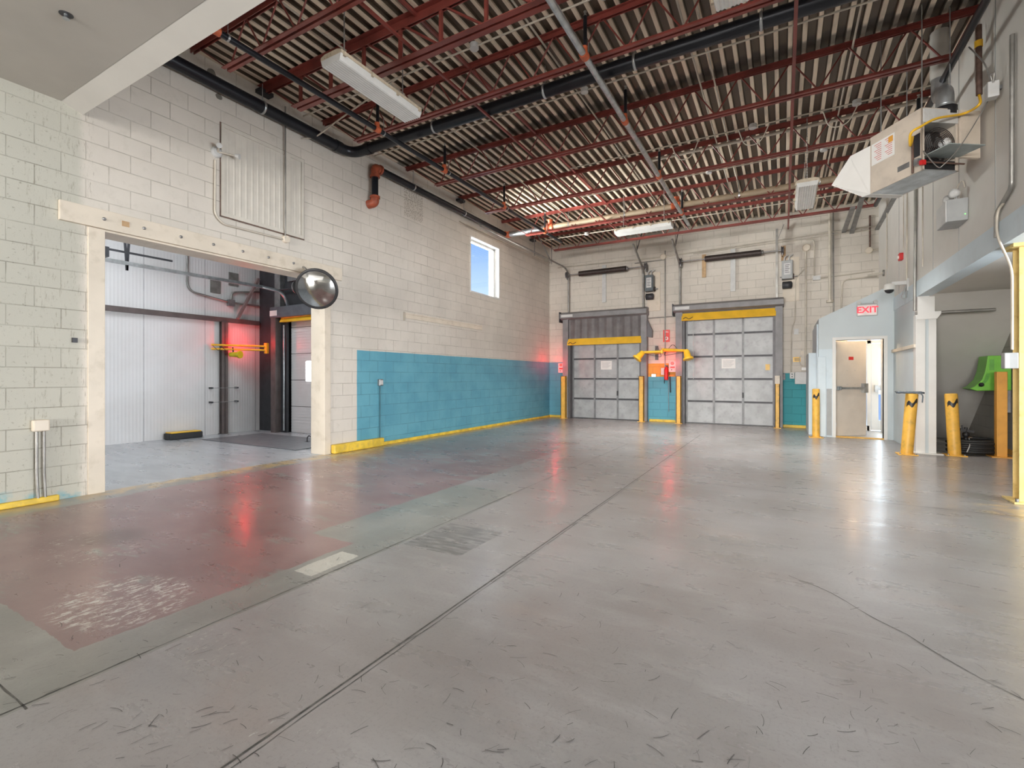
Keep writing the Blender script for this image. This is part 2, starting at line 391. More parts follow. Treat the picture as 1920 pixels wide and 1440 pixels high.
# fine dirt, pits and scratches
c = q.mix(q.mul(q.step(q.noise(55, det=7, rough=.85), .50, .66), .42), c, (.12, .115, .11))
c = q.mix(q.mul(q.step(q.noise(38, det=8, rough=.88), .64, .72), .4), c, (.46, .45, .44))
c = q.mix(q.mul(q.step(q.noise(20, det=9, rough=.8, dist=.6), .655, .68), .8), c, (.05, .048, .045))
c = q.mix(q.mul(q.step(q.noise(.55, det=3), .42, .62), .22), c, (.24, .185, .17))
c = q.mix(q.mul(q.step(q.noise(14, q.scale(q.P, (3.2, .35, 1)), det=8, rough=.7), .60, .70), .45), c, (.12, .115, .11))
c = q.mix(q.mul(q.step(q.noise(13, q.scale(q.P, (.3, 3.0, 1)), det=8, rough=.7), .60, .72), .4), c, (.14, .13, .12))
# annex floor is a cleaner, cooler slab
c = q.mix(q.mul(q.math('LESS_THAN', x, -6.55), .8), c, q.mix(q.step(q.noise(3, q.scale(q.P, (.5, 2, 1))), .35, .65), (.36, .38, .40), (.46, .48, .50)))
rg = q.math('ADD', .15, q.mul(q.noise(3.0, q.scale(q.P, (.6, 1.6, 1)), det=7, rough=.65), .30))
q.bump(q.noise(60, det=5), .12, .003)
M['floor'] = q.fin(c, rg); q.b.inputs['Coat Weight'].default_value = .14; q.b.inputs['Coat Roughness'].default_value = .16; q.b.inputs['Specular IOR Level'].default_value = .75

# ------------------------------------------------------------------ the setting
st = dict(kind='structure')
MB().box(-11.6, 8.5, -20.2, YB+.35, -.2, 0).build('floor', M['floor'], **st)
MB().box(-30, 30, YB+.36, 45, -.25, -.02).build('trim_1', M['ground'], **st)
# left wall with the wide opening and the high window
OY0, OY1, OZ = 2.38, 5.30, 2.88
WY0, WY1, WZ0, WZ1 = 9.50, 10.80, 3.33, 4.63
b = MB(); xo = XL-.30
b.box(xo, XL, -20, OY0, 0, ZD+.1); b.box(xo, XL, OY0, OY1, OZ, ZD+.1); b.box(xo, XL, OY1, WY0, 0, ZD+.1)
b.box(xo, XL, WY0, WY1, 0, WZ0); b.box(xo, XL, WY0, WY1, WZ1, ZD+.1); b.box(xo, XL, WY1, YB+.3, 0, ZD+.1)
b.build('wall_left', M['block_left'], **st)
# back wall with two dock openings and the glazed exit
DL = (-5.74, -3.54); DR = (-2.36, -.17); DH = 3.06
VX0, VY = .95, 12.17        # vestibule left side, vestibule front
EX0, EX1 = 1.30, 2.75       # glazed exit opening
b = MB(); y1 = YB+.3
for x0, x1, z0 in ((xo, DL[0], 0), (DL[0], DL[1], DH), (DL[1], DR[0], 0), (DR[0], DR[1], DH), (DR[1], EX0, 0), (EX0, EX1, 2.45), (EX1, 6.0, 0)):
    b.box(x0, x1, YB, y1, z0, ZD+.1)
b.build('wall_back', M['block_back'], **st)
# upper right wall (office block above the bay), fascia, closing walls
b = MB(); b.box(XR, XR+.16, -20, YB, 2.86, ZD+.1); b.build('wall_right', M['drywall'], **st)
b = MB(); b.box(XR-.012, XR+.172, -20, VY+.05, 2.60, 2.86); b.build('trim_2', M['pale'], **st)
b = MB()
for yy in (12.9, 11.7, 10.5, 9.3, 8.1, 6.9, 5.7): b.box(XR-.004, XR, yy-.006, yy+.006, 2.86, ZD)
b.build('trim_3', M['greybox'], **st)
MB().box(-11.6, 8.5, -20.2, -20, 0, ZD+.1).build('wall_rear', M['drywall'], **st)
MB().box(8.3, 8.5, -20, 10.0, 0, 3.2).build('wall_far_right', M['drywall'], **st)
MB().box(XR+.16, 8.5, -20, 11.0, 2.62, 2.72).build('ceiling_bay', M['drywall'], **st)
# soffit over the camera
b = MB()
b.add([(XL,-20,4.12),(XR,-20,4.12),(XR,2.02,4.12),(XL,2.02,4.12),(XL,-20,ZD+.1),(XR,-20,ZD+.1),(XR,2.02,ZD+.1),(XL,2.02,ZD+.1)],
      [(0,3,2,1),(4,5,6,7),(0,1,5,4),(1,2,6,5),(2,3,7,6),(3,0,4,7)])
b.build('ceiling_soffit', M['soffit'], **st)
b = MB(); b.prism([(XL,2.0,4.13),(XL,2.2,4.06),(XL,2.2,ZD+.09),(XL,2.0,ZD+.09)], (XR-XL,0,0)); b.build('trim_4', M['soffit2'], **st)
# fluted roof deck
b = MB(); prof = []; xx = XL-.3; pitch = .1524; D = .058
while xx < XR+.3:
    prof += [(xx, ZD), (xx+.044, ZD), (xx+.058, ZD+D), (xx+pitch-.014, ZD+D)]; xx += pitch
prof.append((xx, ZD))
vs = [(px, yy, pz) for yy in (2.15, YB+.3) for px, pz in prof]; n = len(prof)
b.add(vs, [(i, n+i, n+i+1, i+1) for i in range(n-1)])
b.box(XL-.3, XR+.3, 2.1, YB+.35, ZD+D+.05, ZD+D+.15)
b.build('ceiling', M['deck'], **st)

# floor joints and cracks
jm = mat('joint_filler', (.10, .095, .085), .8, var=.3, sc=20)
def strip(pts, w_, name, z=.0016, sub=1, jit=0.0, m=jm, b=None):
    P = [Vector((p[0], p[1], z)) for p in pts]; Q = []
    for i in range(len(P)-1):
        k = max(1, int((P[i+1]-P[i]).length/.08)) if jit else 1
        for j in range(k):
            p = P[i].lerp(P[i+1], j/k)
            if jit: p = p+Vector((random.uniform(-jit, jit), random.uniform(-jit, jit), 0))
            Q.append(p)
    Q.append(P[-1]); vs = []
    for i, p in enumerate(Q):
        d = (Q[min(i+1, len(Q)-1)]-Q[max(i-1, 0)]).normalized(); nn = Vector((-d.y, d.x, 0))
        ww = w_*(random.uniform(.4, 1.3) if jit else 1)/2
        vs += [p-nn*ww, p+nn*ww]
    fs = [(2*i, 2*i+2, 2*i+3, 2*i+1) for i in range(len(Q)-1)]
    fs = [f[::-1] for f in fs]
    (b or (bb := MB())).add(vs, fs)
    if b is None: bb.build(name, m, **st)
strip([(-1.575, -1), (-1.575, 11.2)], .009, 'trim_5'); strip([(-1.548, -1), (-1.552, 6.0)], .004, 'trim_6', jit=.003)
strip([(-2.54, -1), (-2.56, 9)], .006, 'trim_7', jit=.002)
strip([(-6.4, 6.3), (-2.6, 6.27), (0, 6.04), (1.9, 6.03)], .007, 'trim_8', jit=.01)
strip([onz(*p) for p in ((1480,1080),(1560,1112),(1640,1160),(1700,1190),(1790,1245),(1850,1278),(1925,1315))], .006, 'trim_9', jit=.006)
strip([onz(*p) for p in ((0,1280),(30,1310),(50,1330))], .008, 'trim_10', jit=.006)
strip([onz(*p) for p in ((820,892),(1040,880),(1220,882))], .006, 'trim_11', jit=.008)
# scuffs and shavings nobody could count
b = MB()
for i in range(460):
    u = random.uniform(0, 1920); v = 860+600*random.random()**.8
    p = onz(u, v)
    if p.x < -6.2 or p.x > 1.9 or p.y > 11.5: continue
    a = random.gauss(.9, .6) if random.random() < .6 else random.uniform(0, PI); L = random.uniform(.012, .075); kk = random.uniform(-.8, .8); pts = []
    for j in range(5):
        pts.append(p+Vector((math.cos(a), math.sin(a), 0))*L*j/4); a += kk*.12
    strip(pts, random.uniform(.001, .0028), '', z=.0022+random.random()*.0006, b=b)
prop(b.build('scuff_marks', mat('dark_scuffs', (.07, .065, .06), .7)), 'fine dark scuff marks and shavings scattered over the grey concrete floor', 'scuff marks', kind='stuff')

# yellow curb along the left wall and base strips
b = MB(); b.box(XL, XL+.10, 5.42, 6.55, 0, .15); b.build('baseboard_left', M['curb'], bevel=.02, **st)
MB().box(XL, XL+.035, 6.6, YB, 0, .06).build('baseboard_left_far', M['curb'], bevel=.01, **st)
MB().box(XL, XL+.05, -2, 2.0, 0, .06).build('baseboard_left_near', M['curb'], bevel=.012, **st)
b = MB(); b.box(DL[1]+.2, DR[0]-.2, YB-.04, YB, 0, .07); b.box(DR[1]+.16, VX0-.3, YB-.04, YB, 0, .07); b.box(XL, -6.05, YB-.04, YB, 0, .07); b.build('baseboard_back', M['curb'], bevel=.008, **st)

# ------------------------------------------------------------------ window
wn = thing('window_1', (XL, 10.15, WZ0), 'square white-framed window high in the cream block wall', 'window', kind='structure')
b = MB(); fw = .05
for y0, y1_, z0, z1 in ((WY0, WY0+fw, WZ0, WZ1), (WY1-fw, WY1, WZ0, WZ1), (WY0, WY1, WZ0, WZ0+fw), (WY0, WY1, WZ1-fw, WZ1)):
    b.box(XL-.2, XL-.13, y0, y1_, z0, z1)
b.build('window_frame', M['white'], wn)
b = MB(); b.box(XL-.30, XL+.008, WY0-.03, WY0+.002, WZ0-.03, WZ1+.03); b.box(XL-.30, XL+.008, WY1-.002, WY1+.03, WZ0-.03, WZ1+.03)
b.box(XL-.30, XL+.008, WY0, WY1, WZ1-.002, WZ1+.03); b.box(XL-.30, XL+.03, WY0-.04, WY1+.04, WZ0-.03, WZ0+.004); b.build('window_reveal', M['white'], wn)
MB().box(XL-.17, XL-.164, WY0+fw, WY1-fw, WZ0+fw, WZ1-fw).build('glass_pane', M['glass'], wn)

# ------------------------------------------------------------------ opening lintel and jambs (painted steel)
t = thing('lintel_channel', (XL, 3.8, OZ), 'cream painted steel channel bolted over the wide opening in the left wall', 'lintel')
MB().box(XL, XL+.045, 2.0, 5.62, OZ+.005, 3.09).build('channel', M['cream'], t, bevel=.004)
for u, v in ((195,401),(270,420),(339,436),(400,450),(455,464),(503,475),(550,486)):
    p = onx(u, v, XL+.045); MB().lathe((XL+.045, p.y, 2.99), (1,0,0), [(0, .018), (.012, .018), (.014, .011), (.024, .010)], 8).build('bolt', M['steel'], t)
MB().box(XL+.045, XL+.05, *(lambda a: (a-.035, a+.035))(onx(232, 419, XL).y), 2.96, 3.02).build('masking_label', M['wood'], t, label='small tan paper patch')
MB().box(XL-.31, XL+.02, OY0-.14, OY0+.008, 0, OZ).build('trim_12', M['cream'], bevel=.004, **st)
b = MB(); b.box(XL-.32, XL+.012, OY1-.01, OY1+.11, 0, OZ-.02); b.box(XL-.32, XL+.012, OY0+.008, OY1+.11, OZ-.02, OZ+.004); b.build('trim_13', M['cream'], bevel=.004, **st)

# ------------------------------------------------------------------ annex room (seen through the opening)
XA, YA = -10.95, 7.05
b = MB(); b.box(XA-.2, XA, -.5, YA+.3, 0, 5.2); b.build('wall_annex_left', M['annexpanel'], **st)
b = MB()
for k in range(6): b.box(XA, XA+.003, 1.2+k*1.15-.006, 1.2+k*1.15+.006, 0, 5.2)
b.build('trim_14', mat('panel_seam', (.36, .35, .35), .5), **st)
ADX0, ADX1 = -9.95, -7.1
b = MB(); b.box(XA, ADX0, YA, YA+.2, 0, 5.2); b.box(ADX0, ADX1, YA, YA+.2, 2.9, 5.2); b.box(ADX1, xo, YA, YA+.2, 0, 5.2); b.build('wall_annex_back', M['dark'], **st)
b = MB(); b.box(XA, xo, -.7, -.5, 0, 5.2); b.build('wall_annex_rear', M['wpanel'], **st)
MB().box(XA-.2, xo, -.7, YA+.3, 5.2, 5.35).build('ceiling_annex', M['dark'], **st)
MB().box(XA, XA+.08, 2.0, YA-.05, 2.50, 2.60).build('trim_15', mat('brown_steel_girt', (.10, .075, .07), .5), **st)
bs = mat('brown_steel_post', (.12, .095, .09), .5)
t = thing('steel_post', (XA+.1, 6.1, 0), 'brown steel post standing against the white panelled wall inside the opening', 'post')
yp = onx(421, 800, XA+.08).y
b = MB(); b.box(XA, XA+.012, yp-.07, yp+.07, 0, 2.5); b.box(XA, XA+.10, yp-.006, yp+.006, 0, 2.5); b.box(XA+.088, XA+.10, yp-.07, yp+.07, 0, 2.5); b.build('column', bs, t)
MB().box(XA, XA+.012, yp-.1, yp+.1, 0, .012).build('base_plate', bs, t)
for k, v in enumerate((727, 753)):
    z = onx(421, v, XA).z; t = thing('wall_anchor_bar', (XA+.03, yp, z), 'short thin bar bolted across the brown post, %s of the two' % ('upper' if k == 0 else 'lower'), 'bar')
    MB().bar((XA+.115, yp-.28, z), (XA+.115, yp+.28, z), .012, .012).build('rod', M['steel'], t)
    for s in (-1, 1): MB().box(XA, XA+.125, yp+s*.28-.015, yp+s*.28+.015, z-.018, z+.018).build('end_stop', M['dark'], t)
# low black and yellow wheel stop
p0 = onz(318, 826); p1 = onz(384, 820)
t = thing('dock_bumper', ((p0.x+p1.x)/2, (p0.y+p1.y)/2, 0), 'low black block with a yellow top lying by the white panelled wall', 'bumper')
MB().box(XA+.05, XA+.3, p0.y, p1.y, 0, .13).build('body', M['rubber'], t, bevel=.02)
MB().box(XA+.06, XA+.29, p0.y+.03, p1.y-.03, .13, .15).build('top_plate', M['bar'], t, bevel=.006)
# annex dock door, curtain and frame
d4 = thing('door_4', (-8.5, YA, 0), 'white ribbed roll-up dock door seen through the wide opening', 'door', kind='structure')
for k in range(5):
    b = MB(); z0 = k*.6
    b.box(ADX0+.12, ADX1-.05, YA+.05, YA+.1, z0+.006, z0+.594)
    for j in range(9): b.box(ADX0+.12, ADX1-.05, YA+.044, YA+.05, z0+.04+j*.065, z0+.052+j*.065)
    b.build('door_section', M['wpanel'], d4)
MB().box(ADX0, ADX1+.2, YA+.101, YA+.12, 0, 3.0).build('door_backing', M['dark'], d4)  # dark sheet added behind the sections to block outside light in the gaps
pp = ony(577, 690, YA+.04)
MB().box(pp.x-.06, pp.x+.45, YA+.035, YA+.045, 1.18, 1.62).build('door_window', M['brightpane'], d4)
t = thing('dock_curtain', (-8.6, YA-.1, 0), 'dark dock curtain rolled up with a yellow bottom bar, inside the opening', 'dock curtain')
MB().box(ADX0-.28, ADX1, YA-.22, YA-.002, 2.62, 2.86).build('housing', mat('slate_housing', (.10, .11, .125), .45), t, bevel=.01)
zb = ony(520, 598, YA-.1).z
b = MB(); b.prism([(ADX0-.02, YA-.16, zb-.09), (ADX0-.02, YA-.07, zb-.09), (ADX0-.02, YA-.03, zb), (ADX0-.02, YA-.07, zb+.08), (ADX0-.02, YA-.16, zb+.08), (ADX0-.02, YA-.12, zb)], (ADX1-ADX0, 0, 0)); b.build('bottom_bar', M['bar'], t)
MB().box(ADX0-.02, ADX1, YA-.1, YA-.09, zb+.08, 2.62).build('curtain', M['vinyl'], t)
MB().box(ADX0-.27, ADX0-.10, YA-.2, YA-.002, 0, 2.62).build('guide_post', bs, t)
MB().box(ADX0-.10, ADX0+.10, YA-.06, YA-.002, 0, 2.62).build('guide_post', M['dark'], t)
MB().tube([(ADX0+.06, YA-.1, .05), (ADX0+.06, YA-.1, 2.45)], .018).build('guide_track', M['galv'], t)
MB().box(ADX0-.27, ADX0-.02, YA-.226, YA-.22, 2.66, 2.78).build('nameplate', M['sign_white'], t)
# red signal and loading light in the annex
pr = ony(515, 653, YA-.07)
t = thing('signal_light', (pr.x, pr.y, pr.z), 'small lit red lamp on the dark dock frame inside the opening', 'signal light')
MB().box(pr.x-.05, pr.x+.05, YA-.07, YA-.001, pr.z-.05, pr.z+.05).build('housing', M['black'], t)
MB().lathe((pr.x, YA-.07, pr.z), (0,-1,0), [(0,.035),(.015,.035),(.03,.02)], 12).build('lens', M['redlamp'], t)
point('annex_signal_glow', (pr.x-.28, YA-.60, pr.z+.12), 10, (1, .005, .01))
pa = onx(430, 652, XA+.9); zA = 1.9
pe = ony(500, 653, YA-.22); ps = Vector((pe.x-.02, YA-.22, pe.z)); ph = onx(429, 650, pe.x-.25)
ph = Vector((pe.x-.55, YA-1.15, pe.z))
t = thing('loading_light', tuple(ps), 'yellow double-tube arm with a yellow lamp, reaching from the dark frame inside the opening', 'loading light')
MB().tube([ps+Vector((0,0,.045)), ph+Vector((0,0,.045))], .022).build('arm', M['bar'], t)
MB().tube([ps-Vector((0,0,.045)), ph-Vector((0,0,.045))], .022).build('arm', M['bar'], t)
MB().box(ps.x-.05, ps.x+.05, YA-.24, YA-.19, ps.z-.12, ps.z+.12).build('bracket', M['bar'], t)
mh = ps.lerp(ph, .62)
MB().lathe(mh+Vector((.12, .05, -.16)), (-1, -.35, 0), [(-.06,.085),(-.02,.085),(-.015,.055),(.05,.06),(.2,.05),(.22,.02)], 18).build('lamp_head', mat('bright_yellow_lamp', (.78, .65, .03), .4), t)
MB().tube([mh, mh+Vector((.02, 0, -.12))], .015).build('swivel', M['black'], t)
MB().tube([ph+Vector((.05,0,.03)), ph+Vector((.12,.1,-.1)), ph+Vector((.2,.1,.02)), ph+Vector((.28,.2,-.13)), mh+Vector((-.1,-.1,-.16))], .006, 6, .05).build('cable', M['black'], t)
# annex conduits, track, opener
def conduit(name, pts, r, m, label, cat='conduit', bend=.08, group=None, seg=8):
    return prop(MB().tube(pts, r, seg, bend).build(name, m), label, cat, group)
xa = XA+.04
conduit('conduit', [onx(351,350,xa), onx(351,545,xa), onx(435,568,xa), Vector((xa, YA-.03, onx(500,576,xa).z))], .022, M['dconduit'], 'grey conduit dropping then turning right on the white panelled wall', bend=.2)
conduit('conduit', [onx(433,567,xa)+Vector((0,0,.03)), onx(435,548,xa), Vector((xa, YA-.03, onx(500,550,xa).z))], .022, M['dconduit'], 'short arched grey conduit rising from the box on the white panelled wall', bend=.2)
p = onx(433, 568, XA+.04); MB().box(XA, XA+.09, p.y-.07, p.y+.07, p.z-.07, p.z+.07).build('junction_box', M['steel'], label='grey junction box where two conduits meet on the white panelled wall', category='junction box')
for u, v in ((404, 537), (438, 524)):
    p = onx(u, v, XA+.01); prop(MB().box(XA, XA+.02, p.y-.11, p.y+.11, p.z-.15, p.z+.15).build('vent_cover', M['dconduit']), 'small grey cover plate on the white panels, %s one' % ('left lower' if u < 420 else 'right higher'), 'cover plate')
t = thing('door_track', (-9.6, 4.5, 3.6), 'long galvanised overhead door track inside the opening', 'door track')
a_ = onx(170, 482, -9.7); c_ = onx(500, 547, -9.85)
MB().bar(a_, Vector((-9.7, 6.3, a_.z)), .05, .06).build('rail', M['galv'], t)
MB().tube([(-9.7, 6.3, a_.z), (-9.7, 6.8, a_.z-.03), (-9.75, 6.98, a_.z-.4)], .035, 8, .2).build('curved_rail', M['galv'], t)
hy = onx(238, 470, -9.7).y
b = MB(); b.bar((-9.7, hy-.12, 5.2), (-9.7, hy, a_.z-.12), .03, .03); b.bar((-9.7, hy+.12, 5.2), (-9.7, hy, a_.z-.12), .03, .03); b.build('hanger', M['dark'], t)
b = MB(); b.bar((-9.5, hy-.55, a_.z+.14), (-9.5, hy+.6, a_.z+.14), .03, .03); b.box(-9.58, -9.42, hy-.6, hy-.35, a_.z, a_.z+.16); b.build('spring_bumper', M['dark'], t)
t = thing('door_operator', (-9.3, YA-.3, 3.25), 'dark door operator and shaft above the curtain housing inside the opening', 'operator')
MB().tube([(ADX0-.1, YA-.15, 3.25), (ADX1, YA-.15, 3.25)], .02).build('shaft', M['dark'], t)
b = MB()
for k in range(3): b.lathe((-9.35+k*.1, YA-.15, 3.25), (1,0,0), [(0,.15-.02*k),(.03,.15-.02*k)], 18)
b.build('drum', M['steel'], t)
MB().box(-8.95, -8.6, YA-.3, YA-.05, 3.05, 3.3).build('motor_box', M['greybox'], t, bevel=.02)
b = MB(); b.box(ADX0-.25, ADX0-.05, YA-.12, YA-.001, 2.87, 5.1); b.box(-9.1, -8.95, YA-.1, YA-.001, 3.4, 5.1); b.box(ADX0+.1, ADX0+.6, YA-.04, YA-.001, 3.45, 4.6); b.build('support_frame', M['steel'], t)
t2 = onx(470, 600, -10.6); prop(MB().bar((XA+.115, 6.45, 2.6), (XA+.115, 6.95, 3.6), .07, .05).build('leaning_rail', mat('brown_rail', (.25, .17, .16), .5)), 'brown rail leaning diagonally beside the dark frame inside the opening', 'rail')
p = onz(576, 829); t = thing('floor_hook', tuple(p), 'small dark hook standing on the floor by the opening jamb', 'hook')
MB().tube([p, p+Vector((0,0,.09)), p+Vector((.03,.02,.13)), p+Vector((.06,.03,.1))], .01, 6, .03).build('hook', M['dark'], t); MB().box(p.x-.04, p.x+.04, p.y-.04, p.y+.04, 0, .012).build('base_plate', M['dark'], t)
prop(MB().box(-10.2, -7.3, 5.35, 6.6, .001, .012).build('leveler_plate', mat('leveler_steel', (.17, .18, .19), .45, .3)), 'dark steel dock plate set in the floor before the white ribbed door', 'dock plate')

# ------------------------------------------------------------------ roof joists
JY = [3.28, 4.22, 5.27, 7.23, 9.0, 10.92, 12.65]
jl = ['steel roof joist closest to the white soffit, first of the row', 'heavy steel roof joist with vertical struts above the near striplight', 'steel roof joist just before the black pipe crossing the hall',
      'steel roof joist just beyond the black pipe crossing the hall', 'steel roof joist midway down the hall, fourth from the back wall counting toward the camera', 'steel roof joist just beyond the tan pipe crossing the hall', 'steel roof joist nearest to the back wall']
jl[4] = 'steel roof joist just before the tan pipe, second beyond the black pipe'
for j, y in enumerate(JY):
    t = thing('roof_joist', (-2.3, y, 4.88), 'red-brown '+jl[j], 'joist', 'roof joists')
    hv = j == 1; w1 = .16 if hv else .11; g = .022; zt, zb_ = ZD-.001, 4.90
    b = MB()
    for s in (-1, 1):
        b.box(XL+.02, XR-.02, y+s*g, y+s*w1/2*1.0, zt-.008, zt); b.box(XL+.02, XR-.02, y+s*g, y+s*(g-.008), zt-(.10 if hv else .06), zt)
    b.build('top_chord', M['oxide'], t)
    x0, x1 = XL+.75, XR-.25 if j > 2 else XR-.4
    b = MB()
    for s in (-1, 1):
        b.box(x0, x1, y+s*g, y+s*w1/2, zb_, zb_+.008); b.box(x0, x1, y+s*g, y+s*(g-.008), zb_, zb_+.05)
    b.build('bottom_chord', M['oxide'], t)
    n = 12; dx = (x1-x0-.2)/n; b = MB(); r = .016 if hv else .0105
    b.tube([(XL+.15, y, zt-.03), (x0+.02, y, zb_+.03)], r, 6); b.tube([(x1-.02, y, zb_+.03), (XR-.06, y, zt-.03)], r, 6)
    for k in range(n):
        xa_, xb_ = x0+.1+k*dx, x0+.1+(k+1)*dx
        if hv:
            b.bar((xa_, y, zb_+.02), (xa_, y, zt-.03), .035, .035); b.tube([(xa_, y, zt-.03), (xb_, y, zb_+.02)], r, 6)
        else:
            b.tube([(xa_, y, zb_+.02), ((xa_+xb_)/2, y, zt-.02)], r, 6); b.tube([((xa_+xb_)/2, y, zt-.02), (xb_, y, zb_+.02)], r, 6)
    b.build('web_rods', M['oxide'], t)
    if j in (1, 4, 6): MB().box(XL-.02, XL+.12, y-.1, y+.1, zt-.11, zt-.06).build('bearing_plate', M['dark'], t)
# bridging angles along the hall
for x, z, lab in ((-3.62, ZD-.03, 'upper left'), (onz(1486, 200, 4.92).x, 4.93, 'lower right')):
    prop(MB().bar((x, 3.0 if z > 5 else 2.3, z), (x, YB-.3, z), .035, .035).build('bridging_bar', M['oxide']), 'red-brown bridging bar running lengthwise across the joists, %s one' % lab, 'bridging bar', 'bridging bars')
prop(MB().bar((-3.62, 3.0, 4.95), (-3.62, YB-1.3, 4.95), .028, .028).build('bridging_bar', M['oxide']), 'red-brown bridging bar along the joist bottoms left of the silver pipe', 'bridging bar', 'bridging bars')

# ------------------------------------------------------------------ large pipes
ZP = 5.06
t = thing('black_pipe', (XL+.12, 2.2, ZP), 'thick black pipe along the left wall turning to cross the whole ceiling', 'pipe')
MB().tube([(XL+.12, 2.2, ZP), (XL+.12, 5.76, ZP), (XR, 5.76, ZP)], .085, 18, .22).build('pipe_run', M['black_pipe'], t)
MB().lathe((XL+.12, 5.40, ZP), (0,1,0), [(0,.094),(.12,.094)], 18).build('coupling', M['black_pipe'], t); MB().lathe((XL+.45, 5.76, ZP), (1,0,0), [(0,.094),(.12,.094)], 18).build('coupling', M['black_pipe'], t)
for pt in ((XL+.12, 4.15), (-4.6, 5.76), (-2.75, 5.76), (-1.55, 5.76), (-.2, 5.76)):
    b = MB(); x_, y_ = pt; ax = (0,1,0) if x_ < -6 else (1,0,0)
    b.lathe((x_-(.015 if x_ > -6 else 0), y_-(.015 if x_ < -6 else 0), ZP), ax, [(0,.09),(.0,.093),(.03,.093),(.03,.09)], 18); b.tube([(x_, y_, ZP+.09), (x_, y_, ZD)], .006, 6); b.build('hanger', M['galv'], t)
Z2, Y2_, X2_ = 5.03, 10.98, XL+.12
t = thing('wall_pipe', (X2_, 6.5, Z2), 'dark sprinkler main hugging the left wall from the red elbows to the back', 'pipe')
ye = onx(703, 322, X2_).y; ze = onx(697, 378, X2_).z
MB().tube([(X2_, ye, Z2), (X2_, Y2_, Z2)], .062, 14).build('pipe_run', M['black_pipe'], t)
MB().tube([(X2_, ye, Z2-.05), (X2_, ye, ze+.05)], .06, 14).build('drop', M['black_pipe'], t)
MB().tube([(X2_, ye+.12, Z2), (X2_, ye, Z2), (X2_, ye, Z2-.14)], .076, 14, .11).build('elbow', M['elbow'], t)
b = MB(); b.tube([(X2_, ye, ze+.10), (X2_, ye, ze), (XL-.01, ye-.04, ze-.02)], .076, 14, .09); b.build('elbow', M['elbow'], t)
for yy, zz in ((ye+.13, Z2),): MB().lathe((X2_, yy-.03, zz), (0,1,0), [(0,.09),(.04,.09)], 14).build('flange', M['elbow'], t)
for zz in (Z2-.16, ze+.10): MB().lathe((X2_, ye, zz-.02), (0,0,1), [(0,.09),(.04,.09)], 14).build('flange', M['elbow'], t)
for u in (775, 870): 
    yy = onx(u, 380, X2_).y; b = MB(); b.lathe((X2_, yy-.015, Z2), (0,1,0), [(0,.068),(.03,.068)], 14); b.tube([(X2_, yy, Z2+.06), (X2_, yy, ZD)], .006, 6); b.build('hanger', M['galv'], t)
MB().lathe((X2_, Y2_-.08, Z2), (0,1,0), [(0,.06),(.0,.082),(.1,.082),(.1,.06)], 14).build('coupling', M['redfit'], t)
t = thing('crossing_pipe', (-3, Y2_, Z2), 'silver then tan sprinkler main crossing the ceiling near the back', 'pipe')
MB().tube([(X2_, Y2_, Z2), (-5.2, Y2_, Z2)], .07, 14).build('silver_run', M['galv'], t); MB().lathe((X2_+.02, Y2_, Z2), (1,0,0), [(0,.085),(.1,.085)], 14).build('coupling', M['redfit'], t)
MB().tube([(-5.0, Y2_, Z2), (XR-.01, Y2_, Z2)], .075, 14).build('tan_run', M['tanpipe'], t)
for xx in (-5.1, -2.05):
    b = MB(); b.lathe((xx-.09, Y2_, Z2), (1,0,0), [(0,.09),(.04,.10),(.05,.085),(.14,.085),(.15,.10),(.19,.09)], 12); b.lathe((xx, Y2_, Z2), (0,0,1), [(0,.06),(.16,.06),(.17,.075),(.2,.075)], 10); b.build('valve_fitting', M['redfit'], t)
for xx in (-4.6, -3.2, -.8, .6): b = MB(); b.lathe((xx, Y2_, Z2), (1,0,0), [(0,.079),(.03,.079)], 12); b.tube([(xx, Y2_, Z2+.07), (xx, Y2_, ZD)], .006, 6); b.build('hanger', M['galv'], t)

# sprinkler branch lines with upright sprigs
ZS = 4.78
def branch(x, y0, y1_, sprigs, m, lab, r=.033, drop=0.0):
    t = thing('sprinkler_pipe', (x, y0, ZS), lab, 'sprinkler pipe')
    MB().tube([(x, y0, ZS), (x, y1_, ZS)], r, 12).build('pipe_run', m, t)
    for yy, hh in sprigs:
        s_ = MB().tube([(x+.01, yy, ZS+.02), (x+.01, yy, ZS+hh)], .023, 8).build('sprig', M['black_pipe'], t)
        MB().lathe((x+.01, yy, ZS+hh), (0,0,1), [(0,.02),(.02,.016),(.03,.008),(.05,.02),(.053,.02)], 8).build('sprinkler_head', M['chain'], s_)
        b = MB(); b.lathe((x, yy-.045, ZS), (0,1,0), [(0,r+.012),(.09,r+.012)], 10); b.lathe((x, yy, ZS), (0,0,1), [(0,.036),(.09,.036)], 10); b.build('tee_fitting', M['redfit'], t)
        b = MB(); b.lathe((x, yy+.12, ZS), (0,1,0), [(0,r+.004),(.02,r+.004)], 10); b.tube([(x, yy+.13, ZS+r), (x, yy+.13, 5.0)], .005, 6); b.build('hanger', M['galv'], t)
def yo(u, v, x): return (V0-v) and (ZS-H)*F_PX/(V0-v)*ray(u)[1]
mx_ = onz(1100, 111, ZS).x
branch(mx_, 2.3, 11.6, [(yo(1097,103,0), .42), (yo(1170,227,0), .42), (yo(1236,330,0), .42), (yo(1278,400,0), .45)], M['galv'], 'silver sprinkler branch running lengthwise down the middle of the ceiling', .036)
lx_ = onz(700, 238, ZS).x
branch(lx_, 2.3, 11.5, [(2.75, .4), (yo(705,243,0), .38), (yo(838,318,0), .40), (yo(943,388,0), .42), (yo(1018,435,0), .42)], M['black_pipe'], 'dark sprinkler branch running lengthwise near the left wall', .033)
rx_ = onz(1790, 110, ZS).x
branch(rx_, 2.3, 12.2, [(yo(1724,238,0), .4), (4.6, .4)], M['black_pipe'], 'dark sprinkler branch running lengthwise by the right wall', .036)

